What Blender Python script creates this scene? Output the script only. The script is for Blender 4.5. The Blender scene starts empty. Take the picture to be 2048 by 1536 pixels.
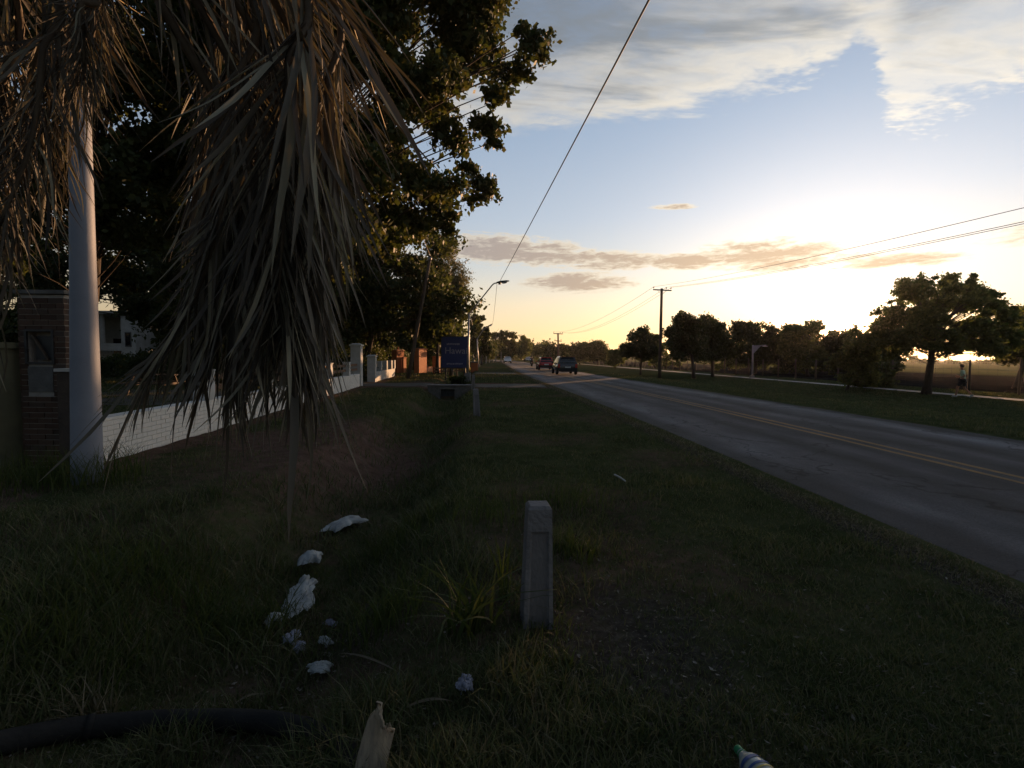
import bpy, math, random
import numpy as np
from mathutils import Vector, Matrix
random.seed(7)
rng = np.random.default_rng(7)
SC = bpy.context.scene
COL = SC.collection
R = math.radians

# ------------------------------------------------------------------ camera
F = 1000.0; EYE = 1.55; PITCH = R(3.15); ROLL = R(0.5)
def ray(px, py):
    u = (px-1024)/F; v = (768-py)/F
    c, s = math.cos(ROLL), math.sin(ROLL)
    u, v = u*c - v*s, v*c + u*s
    cp, sp = math.cos(PITCH), math.sin(PITCH)
    return Vector((u, cp + v*sp, v*cp - sp))
def P(px, py, d):
    """point of the place seen at photo pixel px,py at d metres along +Y"""
    r = ray(px, py)
    return Vector((0, 0, EYE)) + r*(d/r.y)
cam_d = bpy.data.cameras.new('camera'); cam = bpy.data.objects.new('camera', cam_d); COL.objects.link(cam)
cam_d.sensor_width = 36; cam_d.lens = 36*F/2048; cam_d.clip_start = .05; cam_d.clip_end = 9000
fwd = ray(1024, 768).normalized(); rt = (ray(1124, 768)-ray(1024, 768)).normalized(); up = rt.cross(fwd)
cam.matrix_world = Matrix(((rt.x, up.x, -fwd.x, 0), (rt.y, up.y, -fwd.y, 0), (rt.z, up.z, -fwd.z, EYE), (0, 0, 0, 1)))
SC.camera = cam

# ------------------------------------------------------------------ world, sun, exposure
SUN_EL = R(3.0); SUN_AZ = R(32.6)           # azimuth measured from +Y towards +X
world = bpy.data.worlds.new('World'); SC.world = world; world.use_nodes = True
def build_world():
    nt = world.node_tree; N = nt.nodes; L = nt.links; N.clear()
    def node(t, **k):
        n = N.new(t)
        for a, b in k.items(): setattr(n, a, b)
        return n
    def val(x):
        return x
    def math_(op, a, b=None, c=None, clamp=False):
        n = node('ShaderNodeMath', operation=op, use_clamp=clamp)
        for i, x in enumerate((a, b, c)):
            if x is None: continue
            if isinstance(x, (int, float)): n.inputs[i].default_value = x
            else: L.new(x, n.inputs[i])
        return n.outputs[0]
    def mapr(x, a, b, c=0., d=1., smooth=True):
        n = node('ShaderNodeMapRange'); n.interpolation_type = 'SMOOTHSTEP' if smooth else 'LINEAR'
        L.new(x, n.inputs[0])
        for i, q in enumerate((a, b, c, d)): n.inputs[1+i].default_value = q
        return n.outputs[0]
    def mixc(f, a, b):
        n = node('ShaderNodeMix', data_type='RGBA')
        if isinstance(f, (int, float)): n.inputs[0].default_value = f
        else: L.new(f, n.inputs[0])
        for i, x in ((6, a), (7, b)):
            if isinstance(x, tuple): n.inputs[i].default_value = (*x, 1)
            else: L.new(x, n.inputs[i])
        return n.outputs[2]
    def noise(vec, scale, detail=5, rough=.55, dist=0.):
        n = node('ShaderNodeTexNoise'); n.inputs['Scale'].default_value = scale
        n.inputs['Detail'].default_value = detail; n.inputs['Roughness'].default_value = rough
        n.inputs['Distortion'].default_value = dist
        L.new(vec, n.inputs['Vector']); return n.outputs[0]
    def mapping(vec, rot, scale):
        n = node('ShaderNodeMapping'); n.inputs['Rotation'].default_value = (0, 0, rot)
        n.inputs['Scale'].default_value = scale; L.new(vec, n.inputs[0]); return n.outputs[0]
    sky = node('ShaderNodeTexSky', sky_type='NISHITA', sun_disc=False, sun_elevation=SUN_EL,
               sun_rotation=SUN_AZ, altitude=100, air_density=1.0, dust_density=0.8, ozone_density=3.0)
    tc = node('ShaderNodeTexCoord')
    sep = node('ShaderNodeSeparateXYZ'); L.new(tc.outputs['Generated'], sep.inputs[0])
    x, y, z = sep.outputs
    DEG = 57.29578
    az = math_('MULTIPLY', math_('ARCTAN2', x, y), DEG)
    el = math_('MULTIPLY', math_('ARCSINE', z), DEG)
    zz = math_('ADD', math_('MAXIMUM', z, 0.0), .06)
    comb = node('ShaderNodeCombineXYZ')
    L.new(math_('DIVIDE', x, zz), comb.inputs[0]); L.new(math_('DIVIDE', y, zz), comb.inputs[1])
    pl = comb.outputs[0]
    ang = node('ShaderNodeCombineXYZ'); L.new(az, ang.inputs[0]); L.new(el, ang.inputs[1])
    angv = ang.outputs[0]
    # sun glow (aureole) round the sun direction
    sd = (math.sin(SUN_AZ)*math.cos(SUN_EL), math.cos(SUN_AZ)*math.cos(SUN_EL), math.sin(SUN_EL))
    dot = math_('ADD', math_('ADD', math_('MULTIPLY', x, sd[0]), math_('MULTIPLY', y, sd[1])), math_('MULTIPLY', z, sd[2]))
    dotc = math_('MAXIMUM', dot, 0)
    # ---- high layered cloud over the north-west: an edge that climbs to the right, thin and streaked
    n_big = noise(mapping(pl, 0.5, (.9, 1.7, 1)), 1.3, 4, .55, .4)
    n_str = noise(mapping(pl, R(-32), (.70, 2.3, 1)), 1.7, 7, .60, .6)
    n_fin = noise(mapping(pl, R(-32), (1.0, 2.0, 1)), 8., 5, .6, .4)
    n_pf = noise(mapping(pl, R(20), (1.0, 1.6, 1)), 26, 2, .5, .2)
    edge = math_('ADD', math_('MULTIPLY', az, .055), 23.6)
    ntc = math_('SUBTRACT', math_('SUBTRACT', az, 34.4), math_('MULTIPLY', math_('SUBTRACT', el, 27.), .22))
    ntc = math_('ADD', ntc, math_('MULTIPLY', math_('SUBTRACT', n_fin, .5), 3.0))
    notch = mapr(math_('ABSOLUTE', ntc), 0.2, 3.0, 3.2, 0.)
    right = mapr(az, 32.0, 37.5, 0., -5.6)
    edge = math_('ADD', math_('ADD', edge, notch), right)
    pfw = mapr(az, 18., 32., .6, 4.2)
    rough = math_('ADD', math_('MULTIPLY', math_('SUBTRACT', n_str, .5), 7.0),
                  math_('ADD', math_('MULTIPLY', math_('SUBTRACT', n_big, .5), 3.5),
                        math_('ADD', math_('MULTIPLY', math_('SUBTRACT', n_pf, .5), pfw), math_('MULTIPLY', math_('SUBTRACT', n_fin, .5), 3.2))))
    depth = math_('ADD', math_('SUBTRACT', el, edge), rough)
    westfade = mapr(az, -34., -8., 0., 1.)
    high = math_('MULTIPLY', mapr(depth, -.7, 1.9), westfade)
    high = math_('MULTIPLY', high, mapr(n_str, .30, .62, .55, 1.))
    hthick = mapr(math_('ADD', math_('MULTIPLY', math_('SUBTRACT', el, edge), .55), math_('MULTIPLY', math_('SUBTRACT', math_('ADD', math_('MULTIPLY', n_big, .7), math_('MULTIPLY', n_str, 1.3)), 1.0), 13.)), 1.0, 6.4)
    # ---- low flat bars close above the horizon
    def bar(a0, e0, wa, we, tilt=0.):
        a = math_('DIVIDE', math_('SUBTRACT', az, a0), wa)
        e = math_('DIVIDE', math_('SUBTRACT', math_('SUBTRACT', el, e0), math_('MULTIPLY', math_('SUBTRACT', az, a0), tilt)), we)
        r = math_('ADD', math_('MULTIPLY', a, a), math_('MULTIPLY', e, e))
        return mapr(r, 1.0, 0.0, 0, 1, False)
    n_bar = noise(mapping(angv, R(4), (.13, .85, 1)), 1.0, 7, .66, .8)
    n_bar2 = noise(mapping(angv, R(-6), (.8, 2.6, 1)), 1.0, 5, .6, .5)
    bsum = None
    for b in ((0.0, 11.8, 11.0, 2.1, -.07), (10.5, 10.7, 9.0, 1.3, -.05), (26.5, 10.4, 9.5, 1.9, -.04), (18.5, 10.2, 5.5, 1.1, 0), (36, 9.0, 7, .9, -.05),
              (7.6, 8.3, 7.6, 1.35, 0), (-16, 10.5, 9, 1.6, 0), (53, 10, 12, 1.6, 0), (17.5, 15.8, 3.0, .35, -.03)):
        v = bar(*b); bsum = v if bsum is None else math_('MAXIMUM', bsum, v)
    bd = math_('ADD', bsum, math_('ADD', math_('MULTIPLY', math_('SUBTRACT', n_bar, .5), 2.3), math_('MULTIPLY', math_('SUBTRACT', n_bar2, .5), 1.3)))
    low = math_('MULTIPLY', mapr(bd, .12, .62), mapr(bsum, 0., .22))
    lthick = mapr(bd, .40, 1.0)
    # ---- clear air: the physical sky plus thin bright evening haze, paler towards the sun
    K = CLOUD_K
    hz = node('ShaderNodeValToRGB'); L.new(math_('DIVIDE', math_('MAXIMUM', el, 0.), 90.), hz.inputs[0]); cr = hz.color_ramp
    stops = HAZE_STOPS
    while len(cr.elements) < len(stops): cr.elements.new(.5)
    for e_, (p_, c_) in zip(cr.elements, stops): e_.position = p_/90.; e_.color = (*c_, 1)
    side = mapr(dot, -.4, .93, .20, 1.0)
    def scalec(f, col):
        n = node('ShaderNodeVectorMath', operation='SCALE')
        if isinstance(col, tuple): n.inputs[0].default_value = col
        else: L.new(col, n.inputs[0])
        if isinstance(f, (int, float)): n.inputs['Scale'].default_value = f
        else: L.new(f, n.inputs['Scale'])
        return n.outputs[0]
    def addc(a, b):
        n = node('ShaderNodeVectorMath', operation='ADD'); L.new(a, n.inputs[0]); L.new(b, n.inputs[1]); return n.outputs[0]
    base = addc(scalec(NISH, sky.outputs[0]), scalec(math_('MULTIPLY', side, K), hz.outputs[0]))
    glow = math_('POWER', dotc, 7.)
    lit = mixc(glow, (K*.44, K*.42, K*.385), (K*.95, K*.85, K*.68))
    dark = mixc(glow, (K*.135, K*.16, K*.19), (K*.36, K*.36, K*.34))
    hc = mixc(hthick, lit, dark)
    c1 = mixc(math_('MULTIPLY', high, mapr(n_fin, .30, .62, .62, .90)), base, hc)
    llit = mixc(glow, (K*.50, K*.45, K*.38), (K*.85, K*.74, K*.55))
    ldark = mixc(glow, (K*.27, K*.24, K*.235), (K*.50, K*.36, K*.22))
    lc = mixc(lthick, llit, ldark)
    # aureole, reddened close to the horizon
    acol = node('ShaderNodeMix', data_type='RGBA'); L.new(mapr(el, .6, 6.5), acol.inputs[0]); acol.inputs[6].default_value = (1., .50, .18, 1); acol.inputs[7].default_value = (1., .96, .88, 1)
    g = math_('ADD', math_('ADD', math_('MULTIPLY', math_('POWER', dotc, 22.), AUR[0]), math_('MULTIPLY', math_('POWER', dotc, 420.), AUR[1])), math_('MULTIPLY', math_('POWER', dotc, 9000.), AUR[2]))
    aur = scalec(g, acol.outputs[2])
    c1 = addc(c1, aur)
    lca = addc(lc, scalec(.10, aur))
    c3 = mixc(math_('MULTIPLY', low, .90), c1, lca)
    bg = node('ShaderNodeBackground'); bg.inputs['Strength'].default_value = SKY_STRENGTH
    L.new(c3, bg.inputs['Color'])
    out = node('ShaderNodeOutputWorld'); L.new(bg.outputs[0], out.inputs[0])
SKY_STRENGTH = 0.094; CLOUD_K = 9.0; AUR = (2.7, 13.0, 60.0); NISH = .55
HAZE_STOPS = [(0, (.66, .40, .19)), (2.5, (.66, .45, .25)), (6, (.60, .47, .31)), (10, (.43, .415, .385)), (15, (.33, .36, .40)), (24, (.235, .29, .365)), (40, (.12, .17, .26)), (90, (.06, .095, .18))]
build_world()
sun_d = bpy.data.lights.new('sun', 'SUN'); sun_d.energy = 5.0; sun_d.angle = R(.5); sun_d.color = (1., .55, .27)
sun = bpy.data.objects.new('sun', sun_d); COL.objects.link(sun)
sdir = Vector((math.sin(SUN_AZ)*math.cos(SUN_EL), math.cos(SUN_AZ)*math.cos(SUN_EL), math.sin(SUN_EL)))
sun.rotation_euler = sdir.to_track_quat('Z', 'Y').to_euler(); sun.location = (0, 0, 60)
SC.view_settings.view_transform = 'Standard'; SC.view_settings.look = 'None'
SC.view_settings.exposure = 0.62; SC.view_settings.gamma = 1.0; SC.view_settings.use_curve_mapping = False

# ------------------------------------------------------------------ helpers
def tag(o, label=None, cat=None, group=None, kind=None):
    if label: o['label'] = label
    if cat: o['category'] = cat
    if group: o['group'] = group
    if kind: o['kind'] = kind
    return o
def empty(name, loc, rz=0.):
    o = bpy.data.objects.new(name, None); o.empty_display_size = .2; COL.objects.link(o)
    o.location = loc; o.rotation_euler = (0, 0, rz); return o
def link(name, me, parent=None, mat=None):
    o = bpy.data.objects.new(name, me); COL.objects.link(o)
    if mat is not None and not me.materials:
        for m in (mat if isinstance(mat, (list, tuple)) else [mat]): me.materials.append(m)
    if parent is not None: o.parent = parent
    return o
def np_mesh(name, V, quads=None, tris=None, smooth=False):
    me = bpy.data.meshes.new(name)
    V = np.asarray(V, np.float32).reshape(-1, 3)
    me.vertices.add(len(V)); me.vertices.foreach_set('co', V.ravel())
    q = np.zeros((0, 4), np.int32) if quads is None else np.asarray(quads, np.int32).reshape(-1, 4)
    t = np.zeros((0, 3), np.int32) if tris is None else np.asarray(tris, np.int32).reshape(-1, 3)
    me.loops.add(q.size + t.size); me.loops.foreach_set('vertex_index', np.concatenate([q.ravel(), t.ravel()]))
    me.polygons.add(len(q)+len(t))
    st = np.concatenate([np.arange(len(q))*4, q.size + np.arange(len(t))*3]).astype(np.int32)
    me.polygons.foreach_set('loop_start', st)
    if smooth: me.polygons.foreach_set('use_smooth', np.ones(len(q)+len(t), bool))
    me.update(calc_edges=True); me.validate()
    return me
class MB:
    """collects boxes, tubes, lathes into one mesh"""
    def __init__(s): s.v = []; s.f = []; s.mi = []; s.cur = 0
    def add(s, vs, fs):
        k = len(s.v); s.v += [tuple(v) for v in vs]; s.f += [tuple(i+k for i in f) for f in fs]; s.mi += [s.cur]*len(fs)
        return s
    def box(s, lo, hi, M=None, taper=1.0):
        x0, y0, z0 = lo; x1, y1, z1 = hi; cx, cy = (x0+x1)/2, (y0+y1)/2
        vs = []
        for z, t in ((z0, 1.), (z1, taper)):
            for x, y in ((x0, y0), (x1, y0), (x1, y1), (x0, y1)): vs.append(Vector((cx+(x-cx)*t, cy+(y-cy)*t, z)))
        if M is not None: vs = [M @ v for v in vs]
        return s.add(vs, [(3, 2, 1, 0), (4, 5, 6, 7), (0, 1, 5, 4), (1, 2, 6, 5), (2, 3, 7, 6), (3, 0, 4, 7)])
    def beam(s, a, b, w, h, upv=(0, 0, 1)):
        a, b = Vector(a), Vector(b); d = (b-a); L_ = d.length; d.normalize(); u = Vector(upv)
        sd = d.cross(u)
        if sd.length < 1e-4: sd = d.cross(Vector((1, 0, 0)))
        sd.normalize(); u = sd.cross(d)
        M = Matrix(((sd.x, d.x, u.x, a.x), (sd.y, d.y, u.y, a.y), (sd.z, d.z, u.z, a.z), (0, 0, 0, 1)))
        return s.box((-w/2, 0, -h/2), (w/2, L_, h/2), M)
    def tube(s, pts, rad, n=8, cap=True):
        pts = [Vector(p) for p in pts]; rr = rad if isinstance(rad, (list, tuple)) else [rad]*len(pts)
        k = len(s.v); prev = None
        for i, p in enumerate(pts):
            d = (pts[min(i+1, len(pts)-1)] - pts[max(i-1, 0)]).normalized()
            if prev is None:
                a = d.cross(Vector((0, 0, 1)))
                if a.length < .05: a = d.cross(Vector((1, 0, 0)))
            else:
                a = prev - d*prev.dot(d)
            a.normalize(); prev = a; b = d.cross(a)
            for j in range(n):
                t = 2*math.pi*j/n; s.v.append(tuple(p + (a*math.cos(t)+b*math.sin(t))*rr[i]))
        m = len(pts)
        for i in range(m-1):
            for j in range(n):
                j2 = (j+1) % n
                s.f.append((k+i*n+j, k+(i+1)*n+j, k+(i+1)*n+j2, k+i*n+j2)); s.mi.append(s.cur)
        if cap:
            s.f.append(tuple(k+j for j in range(n))); s.mi.append(s.cur)
            s.f.append(tuple(k+(m-1)*n+j for j in reversed(range(n)))); s.mi.append(s.cur)
        return s
    def lathe(s, prof, n=16, M=None):
        k = len(s.v); M = M or Matrix()
        for r, z in prof:
            for j in range(n):
                t = 2*math.pi*j/n; s.v.append(tuple(M @ Vector((r*math.cos(t), r*math.sin(t), z))))
        for i in range(len(prof)-1):
            for j in range(n):
                j2 = (j+1) % n; s.f.append((k+i*n+j, k+i*n+j2, k+(i+1)*n+j2, k+(i+1)*n+j)); s.mi.append(s.cur)
        return s
    def mesh(s, name, smooth=False):
        me = bpy.data.meshes.new(name); me.from_pydata(s.v, [], s.f)
        if smooth: me.polygons.foreach_set('use_smooth', [True]*len(me.polygons))
        if max(s.mi, default=0) > 0: me.polygons.foreach_set('material_index', s.mi)
        me.update(); return me
    def build(s, name, mat, parent=None, smooth=False, off=None):
        if off is not None:
            o = Vector(off); s.v = [tuple(Vector(v)-o) for v in s.v]
        return link(name, s.mesh(name, smooth), parent, mat)
def child_mb(parent): return MB()

# ---- value noise
_lat = rng.random((256, 256))
def vnoise(x, y, sc=1.0):
    x = np.asarray(x)*sc; y = np.asarray(y)*sc
    xi = np.floor(x).astype(int); yi = np.floor(y).astype(int); fx = x-xi; fy = y-yi
    fx = fx*fx*(3-2*fx); fy = fy*fy*(3-2*fy); a = lambda i, j: _lat[(xi+i) % 256, (yi+j) % 256]
    return (a(0, 0)*(1-fx)+a(1, 0)*fx)*(1-fy) + (a(0, 1)*(1-fx)+a(1, 1)*fx)*fy
def fbm(x, y, sc, o=4):
    r = 0; w = 1; tot = 0
    for i in range(o):
        r = r + w*vnoise(x+17.3*i, y-9.1*i, sc*2**i); tot += w; w *= .5
    return r/tot
def sstep(a, b, x):
    t = np.clip((np.asarray(x, float)-a)/(b-a), 0, 1); return t*t*(3-2*t)

# ------------------------------------------------------------------ materials
def mat(name, c1, c2=None, scale=8., rough=.8, bump=0., bscale=None, metallic=0., detail=5, spec=.3, stretch=None, coord='Object', w=.5):
    m = bpy.data.materials.new(name); m.use_nodes = True; nt = m.node_tree; N = nt.nodes; L = nt.links
    b = N['Principled BSDF']; b.inputs['Roughness'].default_value = rough; b.inputs['Metallic'].default_value = metallic
    b.inputs['Specular IOR Level'].default_value = spec
    if c2 is None: c2 = tuple(x*.75 for x in c1)
    tc = N.new('ShaderNodeTexCoord'); mp = N.new('ShaderNodeMapping'); L.new(tc.outputs[coord], mp.inputs[0])
    if stretch: mp.inputs['Scale'].default_value = stretch
    n = N.new('ShaderNodeTexNoise'); n.inputs['Scale'].default_value = scale; n.inputs['Detail'].default_value = detail
    n.inputs['Roughness'].default_value = .6
    L.new(mp.outputs[0], n.inputs['Vector'])
    r = N.new('ShaderNodeValToRGB'); r.color_ramp.elements[0].position = .5-w*.4; r.color_ramp.elements[1].position = .5+w*.4
    r.color_ramp.elements[0].color = (*c1, 1); r.color_ramp.elements[1].color = (*c2, 1)
    L.new(n.outputs[0], r.inputs[0]); L.new(r.outputs[0], b.inputs['Base Color'])
    if bump:
        n2 = N.new('ShaderNodeTexNoise'); n2.inputs['Scale'].default_value = bscale or scale*4; n2.inputs['Detail'].default_value = 6
        L.new(mp.outputs[0], n2.inputs['Vector'])
        bp = N.new('ShaderNodeBump'); bp.inputs['Strength'].default_value = bump; bp.inputs['Distance'].default_value = .02
        L.new(n2.outputs[0], bp.inputs['Height']); L.new(bp.outputs[0], b.inputs['Normal'])
    return m
def leafmat(name, cols, trans=.35, rough=.55):
    """foliage: one colour per leaf picked by mesh island, part of the light passes through"""
    m = bpy.data.materials.new(name); m.use_nodes = True; nt = m.node_tree; N = nt.nodes; L = nt.links
    b = N['Principled BSDF']; b.inputs['Roughness'].default_value = rough; b.inputs['Specular IOR Level'].default_value = .25
    g = N.new('ShaderNodeNewGeometry'); r = N.new('ShaderNodeValToRGB'); cr = r.color_ramp
    while len(cr.elements) < len(cols): cr.elements.new(.5)
    for i, c in enumerate(cols):
        cr.elements[i].position = i/(len(cols)-1); cr.elements[i].color = (*c, 1)
    L.new(g.outputs['Random Per Island'], r.inputs[0]); L.new(r.outputs[0], b.inputs['Base Color'])
    if trans:
        t = N.new('ShaderNodeBsdfTranslucent'); mx = N.new('ShaderNodeMixShader'); mx.inputs[0].default_value = trans
        tm = N.new('ShaderNodeMix'); tm.data_type = 'RGBA'; tm.blend_type = 'MULTIPLY'; tm.inputs[0].default_value = 1; tm.inputs[7].default_value = (1.9, 1.75, 1.1, 1)
        L.new(r.outputs[0], tm.inputs[6]); L.new(tm.outputs[2], t.inputs[0]); L.new(b.outputs[0], mx.inputs[1]); L.new(t.outputs[0], mx.inputs[2])
        L.new(mx.outputs[0], N['Material Output'].inputs[0])
    return m
M = {}
M['soil'] = None
def dry_patches(m, col=(1.45, 1.32, 1.3), lo=.50, hi=.66, sc=.7):
    nt = m.node_tree; N = nt.nodes; L = nt.links; r = [n for n in N if n.type == 'VALTORGB'][0]
    tc = N.new('ShaderNodeTexCoord'); n = N.new('ShaderNodeTexNoise'); n.inputs['Scale'].default_value = sc; n.inputs['Detail'].default_value = 5; L.new(tc.outputs['Object'], n.inputs[0])
    mr = N.new('ShaderNodeMapRange'); L.new(n.outputs[0], mr.inputs[0]); mr.inputs[1].default_value = lo; mr.inputs[2].default_value = hi
    mx = N.new('ShaderNodeMix'); mx.data_type = 'RGBA'; mx.blend_type = 'MULTIPLY'; L.new(mr.outputs[0], mx.inputs[0]); mx.inputs[7].default_value = (*col, 1)
    outs = [l.to_socket for l in list(r.outputs[0].links)]; L.new(r.outputs[0], mx.inputs[6])
    for o in outs: L.new(mx.outputs[2], o)
    return m
M['concrete'] = mat('weathered_concrete', (.25, .24, .24), (.12, .115, .12), 4.5, .95, .8, 40, detail=9, w=.8)
M['concrete_mottled'] = mat('mottled_concrete', (.21, .20, .20), (.075, .072, .072), 3.2, .95, .6, 50, stretch=(1, 1, .5), w=.7)  # darker and blotchier than the shaft, for the recessed panel
M['concrete_dark'] = mat('old_dark_concrete', (.17, .165, .16), (.09, .09, .085), 5, .9, .5, 30)
M['whitewash'] = mat('white_painted_brick', (.80, .79, .76), (.58, .56, .51), 2.2, .8, .4, 30, detail=9, w=.9)
M['white_dirty'] = mat('dirty_white_paint', (.52, .52, .51), (.36, .36, .34), 2.2, .8, .2, 20)
M['mortar'] = mat('mortar_joint', (.36, .34, .31), (.27, .25, .23), 12, .95, .3, 60)
M['white_mortar'] = mat('painted_mortar_joint', (.60, .59, .56), (.46, .45, .42), 8, .9, .3, 60)
def brickmat(name, cols):
    m = leafmat(name, cols, 0, .9); nt = m.node_tree; N = nt.nodes; L = nt.links
    oi = N.new('ShaderNodeObjectInfo'); L.new(oi.outputs['Random'], [n for n in N if n.type == 'VALTORGB'][0].inputs[0])
    return m
M['brick'] = brickmat('red_brown_brick', [(.052, .034, .026), (.074, .043, .031), (.092, .058, .042), (.070, .052, .042)])
M['dark_brick'] = mat('dark_brown_brick', (.10, .075, .06), (.05, .042, .036), 6, .95, .5, 30)  # dark brick for the end pier, white only on its street face
M['orange_brick'] = mat('orange_brick', (.42, .15, .06), (.30, .10, .045), 9, .9, .3, 30)
M['orange_paint'] = mat('orange_painted_wall', (.58, .25, .12), (.46, .19, .09), 3, .85, .2, 20)
M['steel_grey'] = mat('grey_painted_steel', (.25, .27, .32), (.185, .20, .24), 1.6, .6, .08, 40, 0.0, spec=.35)
M['galv'] = mat('galvanised_steel', (.42, .42, .42), (.32, .32, .33), 5, .45, .05, 60, .6)
M['dark_metal'] = mat('dark_metal', (.05, .05, .052), (.03, .03, .03), 8, .5)
M['black_cable'] = mat('black_cable', (.02, .02, .02), (.03, .028, .025), 4, .6)
M['wood_grey'] = mat('weathered_wood', (.13, .10, .075), (.08, .06, .045), 4, .85, .4, 30, stretch=(6, 6, .6))
M['wood_rail'] = mat('brown_wood_rail', (.15, .085, .05), (.09, .05, .03), 4, .8, .3, 30, stretch=(5, .7, 5))
M['bark'] = mat('rough_bark', (.09, .07, .055), (.045, .035, .028), 5, .95, .8, 14, stretch=(3, 3, .7))
M['bark_pale'] = mat('pale_bark', (.40, .37, .33), (.20, .18, .15), 3, .9, .4, 14)
M['rubber'] = mat('worn_black_rubber', (.020, .020, .020), (.032, .031, .029), 7, .9, .3, 50, spec=.1)
M['olive_plaster'] = mat('stained_olive_plaster', (.20, .20, .13), (.12, .12, .08), 2.5, .9, .3, 20)
M['ceramic'] = mat('brown_ceramic', (.10, .05, .035), (.07, .035, .025), 5, .25)
M['blue_sign'] = mat('faded_blue_sign_sheet', (.028, .045, .15), (.034, .055, .17), 2, .55)
M['sign_print'] = mat('faded_white_print', (.30, .32, .40), (.24, .26, .34), 6, .6)
M['leaf_big'] = leafmat('cottonwood_leaves', [(.026, .040, .013), (.042, .060, .017), (.060, .074, .022), (.078, .076, .022), (.036, .052, .017)], .3)
M['leaf_dark'] = leafmat('dark_leaves', [(.028, .040, .015), (.042, .056, .019), (.058, .070, .024)], .4)
M['leaf_mid'] = leafmat('plane_leaves', [(.045, .065, .022), (.070, .092, .030), (.10, .115, .040)], .5)
M['leaf_grey'] = leafmat('grey_green_leaves', [(.10, .11, .07), (.14, .14, .10), (.08, .09, .05)], .3)
M['leaf_yellow'] = leafmat('yellow_green_leaves', [(.20, .17, .03), (.26, .20, .04), (.14, .14, .03)], .4)
M['grass'] = leafmat('verge_grass_blades', [(.040, .060, .021), (.058, .079, .029), (.084, .096, .042), (.135, .122, .080), (.048, .066, .025)], .22, .8); dry_patches(M['grass'])
M['weed'] = leafmat('weed_blades', [(.032, .052, .013), (.050, .072, .019), (.074, .088, .028)], .35, .6)
M['straw'] = leafmat('dry_straw', [(.14, .12, .085), (.22, .19, .135), (.095, .08, .055), (.06, .062, .03)], .2, .8)
M['dead_leaf'] = leafmat('dead_leaf', [(.10, .08, .06), (.16, .14, .115), (.065, .052, .04), (.24, .22, .19)], .1, .8)
M['palm_dry'] = None
M['palm_green'] = leafmat('palm_green', [(.03, .045, .015), (.045, .06, .02)], .25, .5)
M['plastic_white'] = mat('crumpled_white_plastic', (.44, .47, .46), (.22, .23, .23), 5, .5, .4, 22)
M['paper'] = mat('pale_blue_paper', (.34, .35, .42), (.20, .21, .27), 8, .7)
M['glass_dark'] = mat('dark_car_glass', (.012, .014, .018), (.016, .018, .022), 3, .06, spec=.6)
M['plate'] = mat('number_plate', (.6, .6, .6), (.5, .5, .5), 5, .5)
M['tail'] = mat('red_tail_lamp', (.45, .03, .02), (.35, .02, .02), 5, .2, spec=.6)
M['headlight'] = mat('clear_headlamp', (.8, .8, .8), (.7, .7, .72), 5, .1, spec=.7)
M['alloy'] = mat('wheel_alloy', (.35, .35, .36), (.28, .28, .29), 5, .35, metallic=.7)
M['tyre'] = mat('tyre_rubber', (.018, .018, .018), (.026, .026, .026), 9, .85)
def carpaint(n, c): 
    m = mat(n, c, tuple(x*.92 for x in c), 3, .25, spec=.5); m.node_tree.nodes['Principled BSDF'].inputs['Coat Weight'].default_value = .6; return m
M['paint_dark'] = carpaint('dark_grey_car_paint', (.035, .035, .042))
M['paint_red'] = carpaint('red_car_paint', (.50, .022, .022))
M['paint_white'] = carpaint('white_car_paint', (.7, .7, .7))
M['bumper'] = mat('black_plastic_bumper', (.02, .02, .02), (.028, .028, .028), 8, .6)
M['skin'] = mat('skin', (.36, .20, .13), (.32, .17, .11), 6, .6)
M['shirt'] = mat('pale_green_shirt', (.42, .56, .42), (.36, .50, .37), 6, .85)
M['shorts'] = mat('dark_shorts', (.03, .03, .034), (.04, .04, .045), 6, .85)
M['hair'] = mat('dark_hair', (.02, .015, .012), (.03, .022, .016), 20, .7)
M['shoe'] = mat('pale_shoe', (.5, .5, .48), (.4, .4, .38), 6, .7)
M['jacket'] = mat('dark_jacket', (.03, .03, .035), (.045, .045, .05), 6, .8)
def palm_dry():
    m = leafmat('dry_palm_leaflet', [(.048, .041, .036), (.080, .070, .060), (.120, .108, .092), (.175, .160, .135), (.33, .31, .235), (.060, .052, .043), (.090, .070, .056), (.14, .125, .095)], .12, .6)
    N = m.node_tree.nodes; L = m.node_tree.links
    oi = N.new('ShaderNodeObjectInfo'); g = [n for n in N if n.type == 'NEW_GEOMETRY'][0]; r = [n for n in N if n.type == 'VALTORGB'][0]
    a = N.new('ShaderNodeMath'); a.operation = 'ADD'; L.new(oi.outputs['Random'], a.inputs[0]); L.new(g.outputs['Random Per Island'], a.inputs[1])
    f = N.new('ShaderNodeMath'); f.operation = 'FRACT'; L.new(a.outputs[0], f.inputs[0]); L.new(f.outputs[0], r.inputs[0])
    return m
M['palm_dry'] = palm_dry()
M['palm_rachis'] = mat('dry_palm_rachis', (.13, .10, .07), (.075, .055, .04), 5, .7, .3, 30)
M['palm_boot'] = mat('cut_palm_sheath', (.46, .38, .27), (.24, .20, .155), 3, .75, .4, 40, stretch=(14, 14, 1.2))

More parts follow.
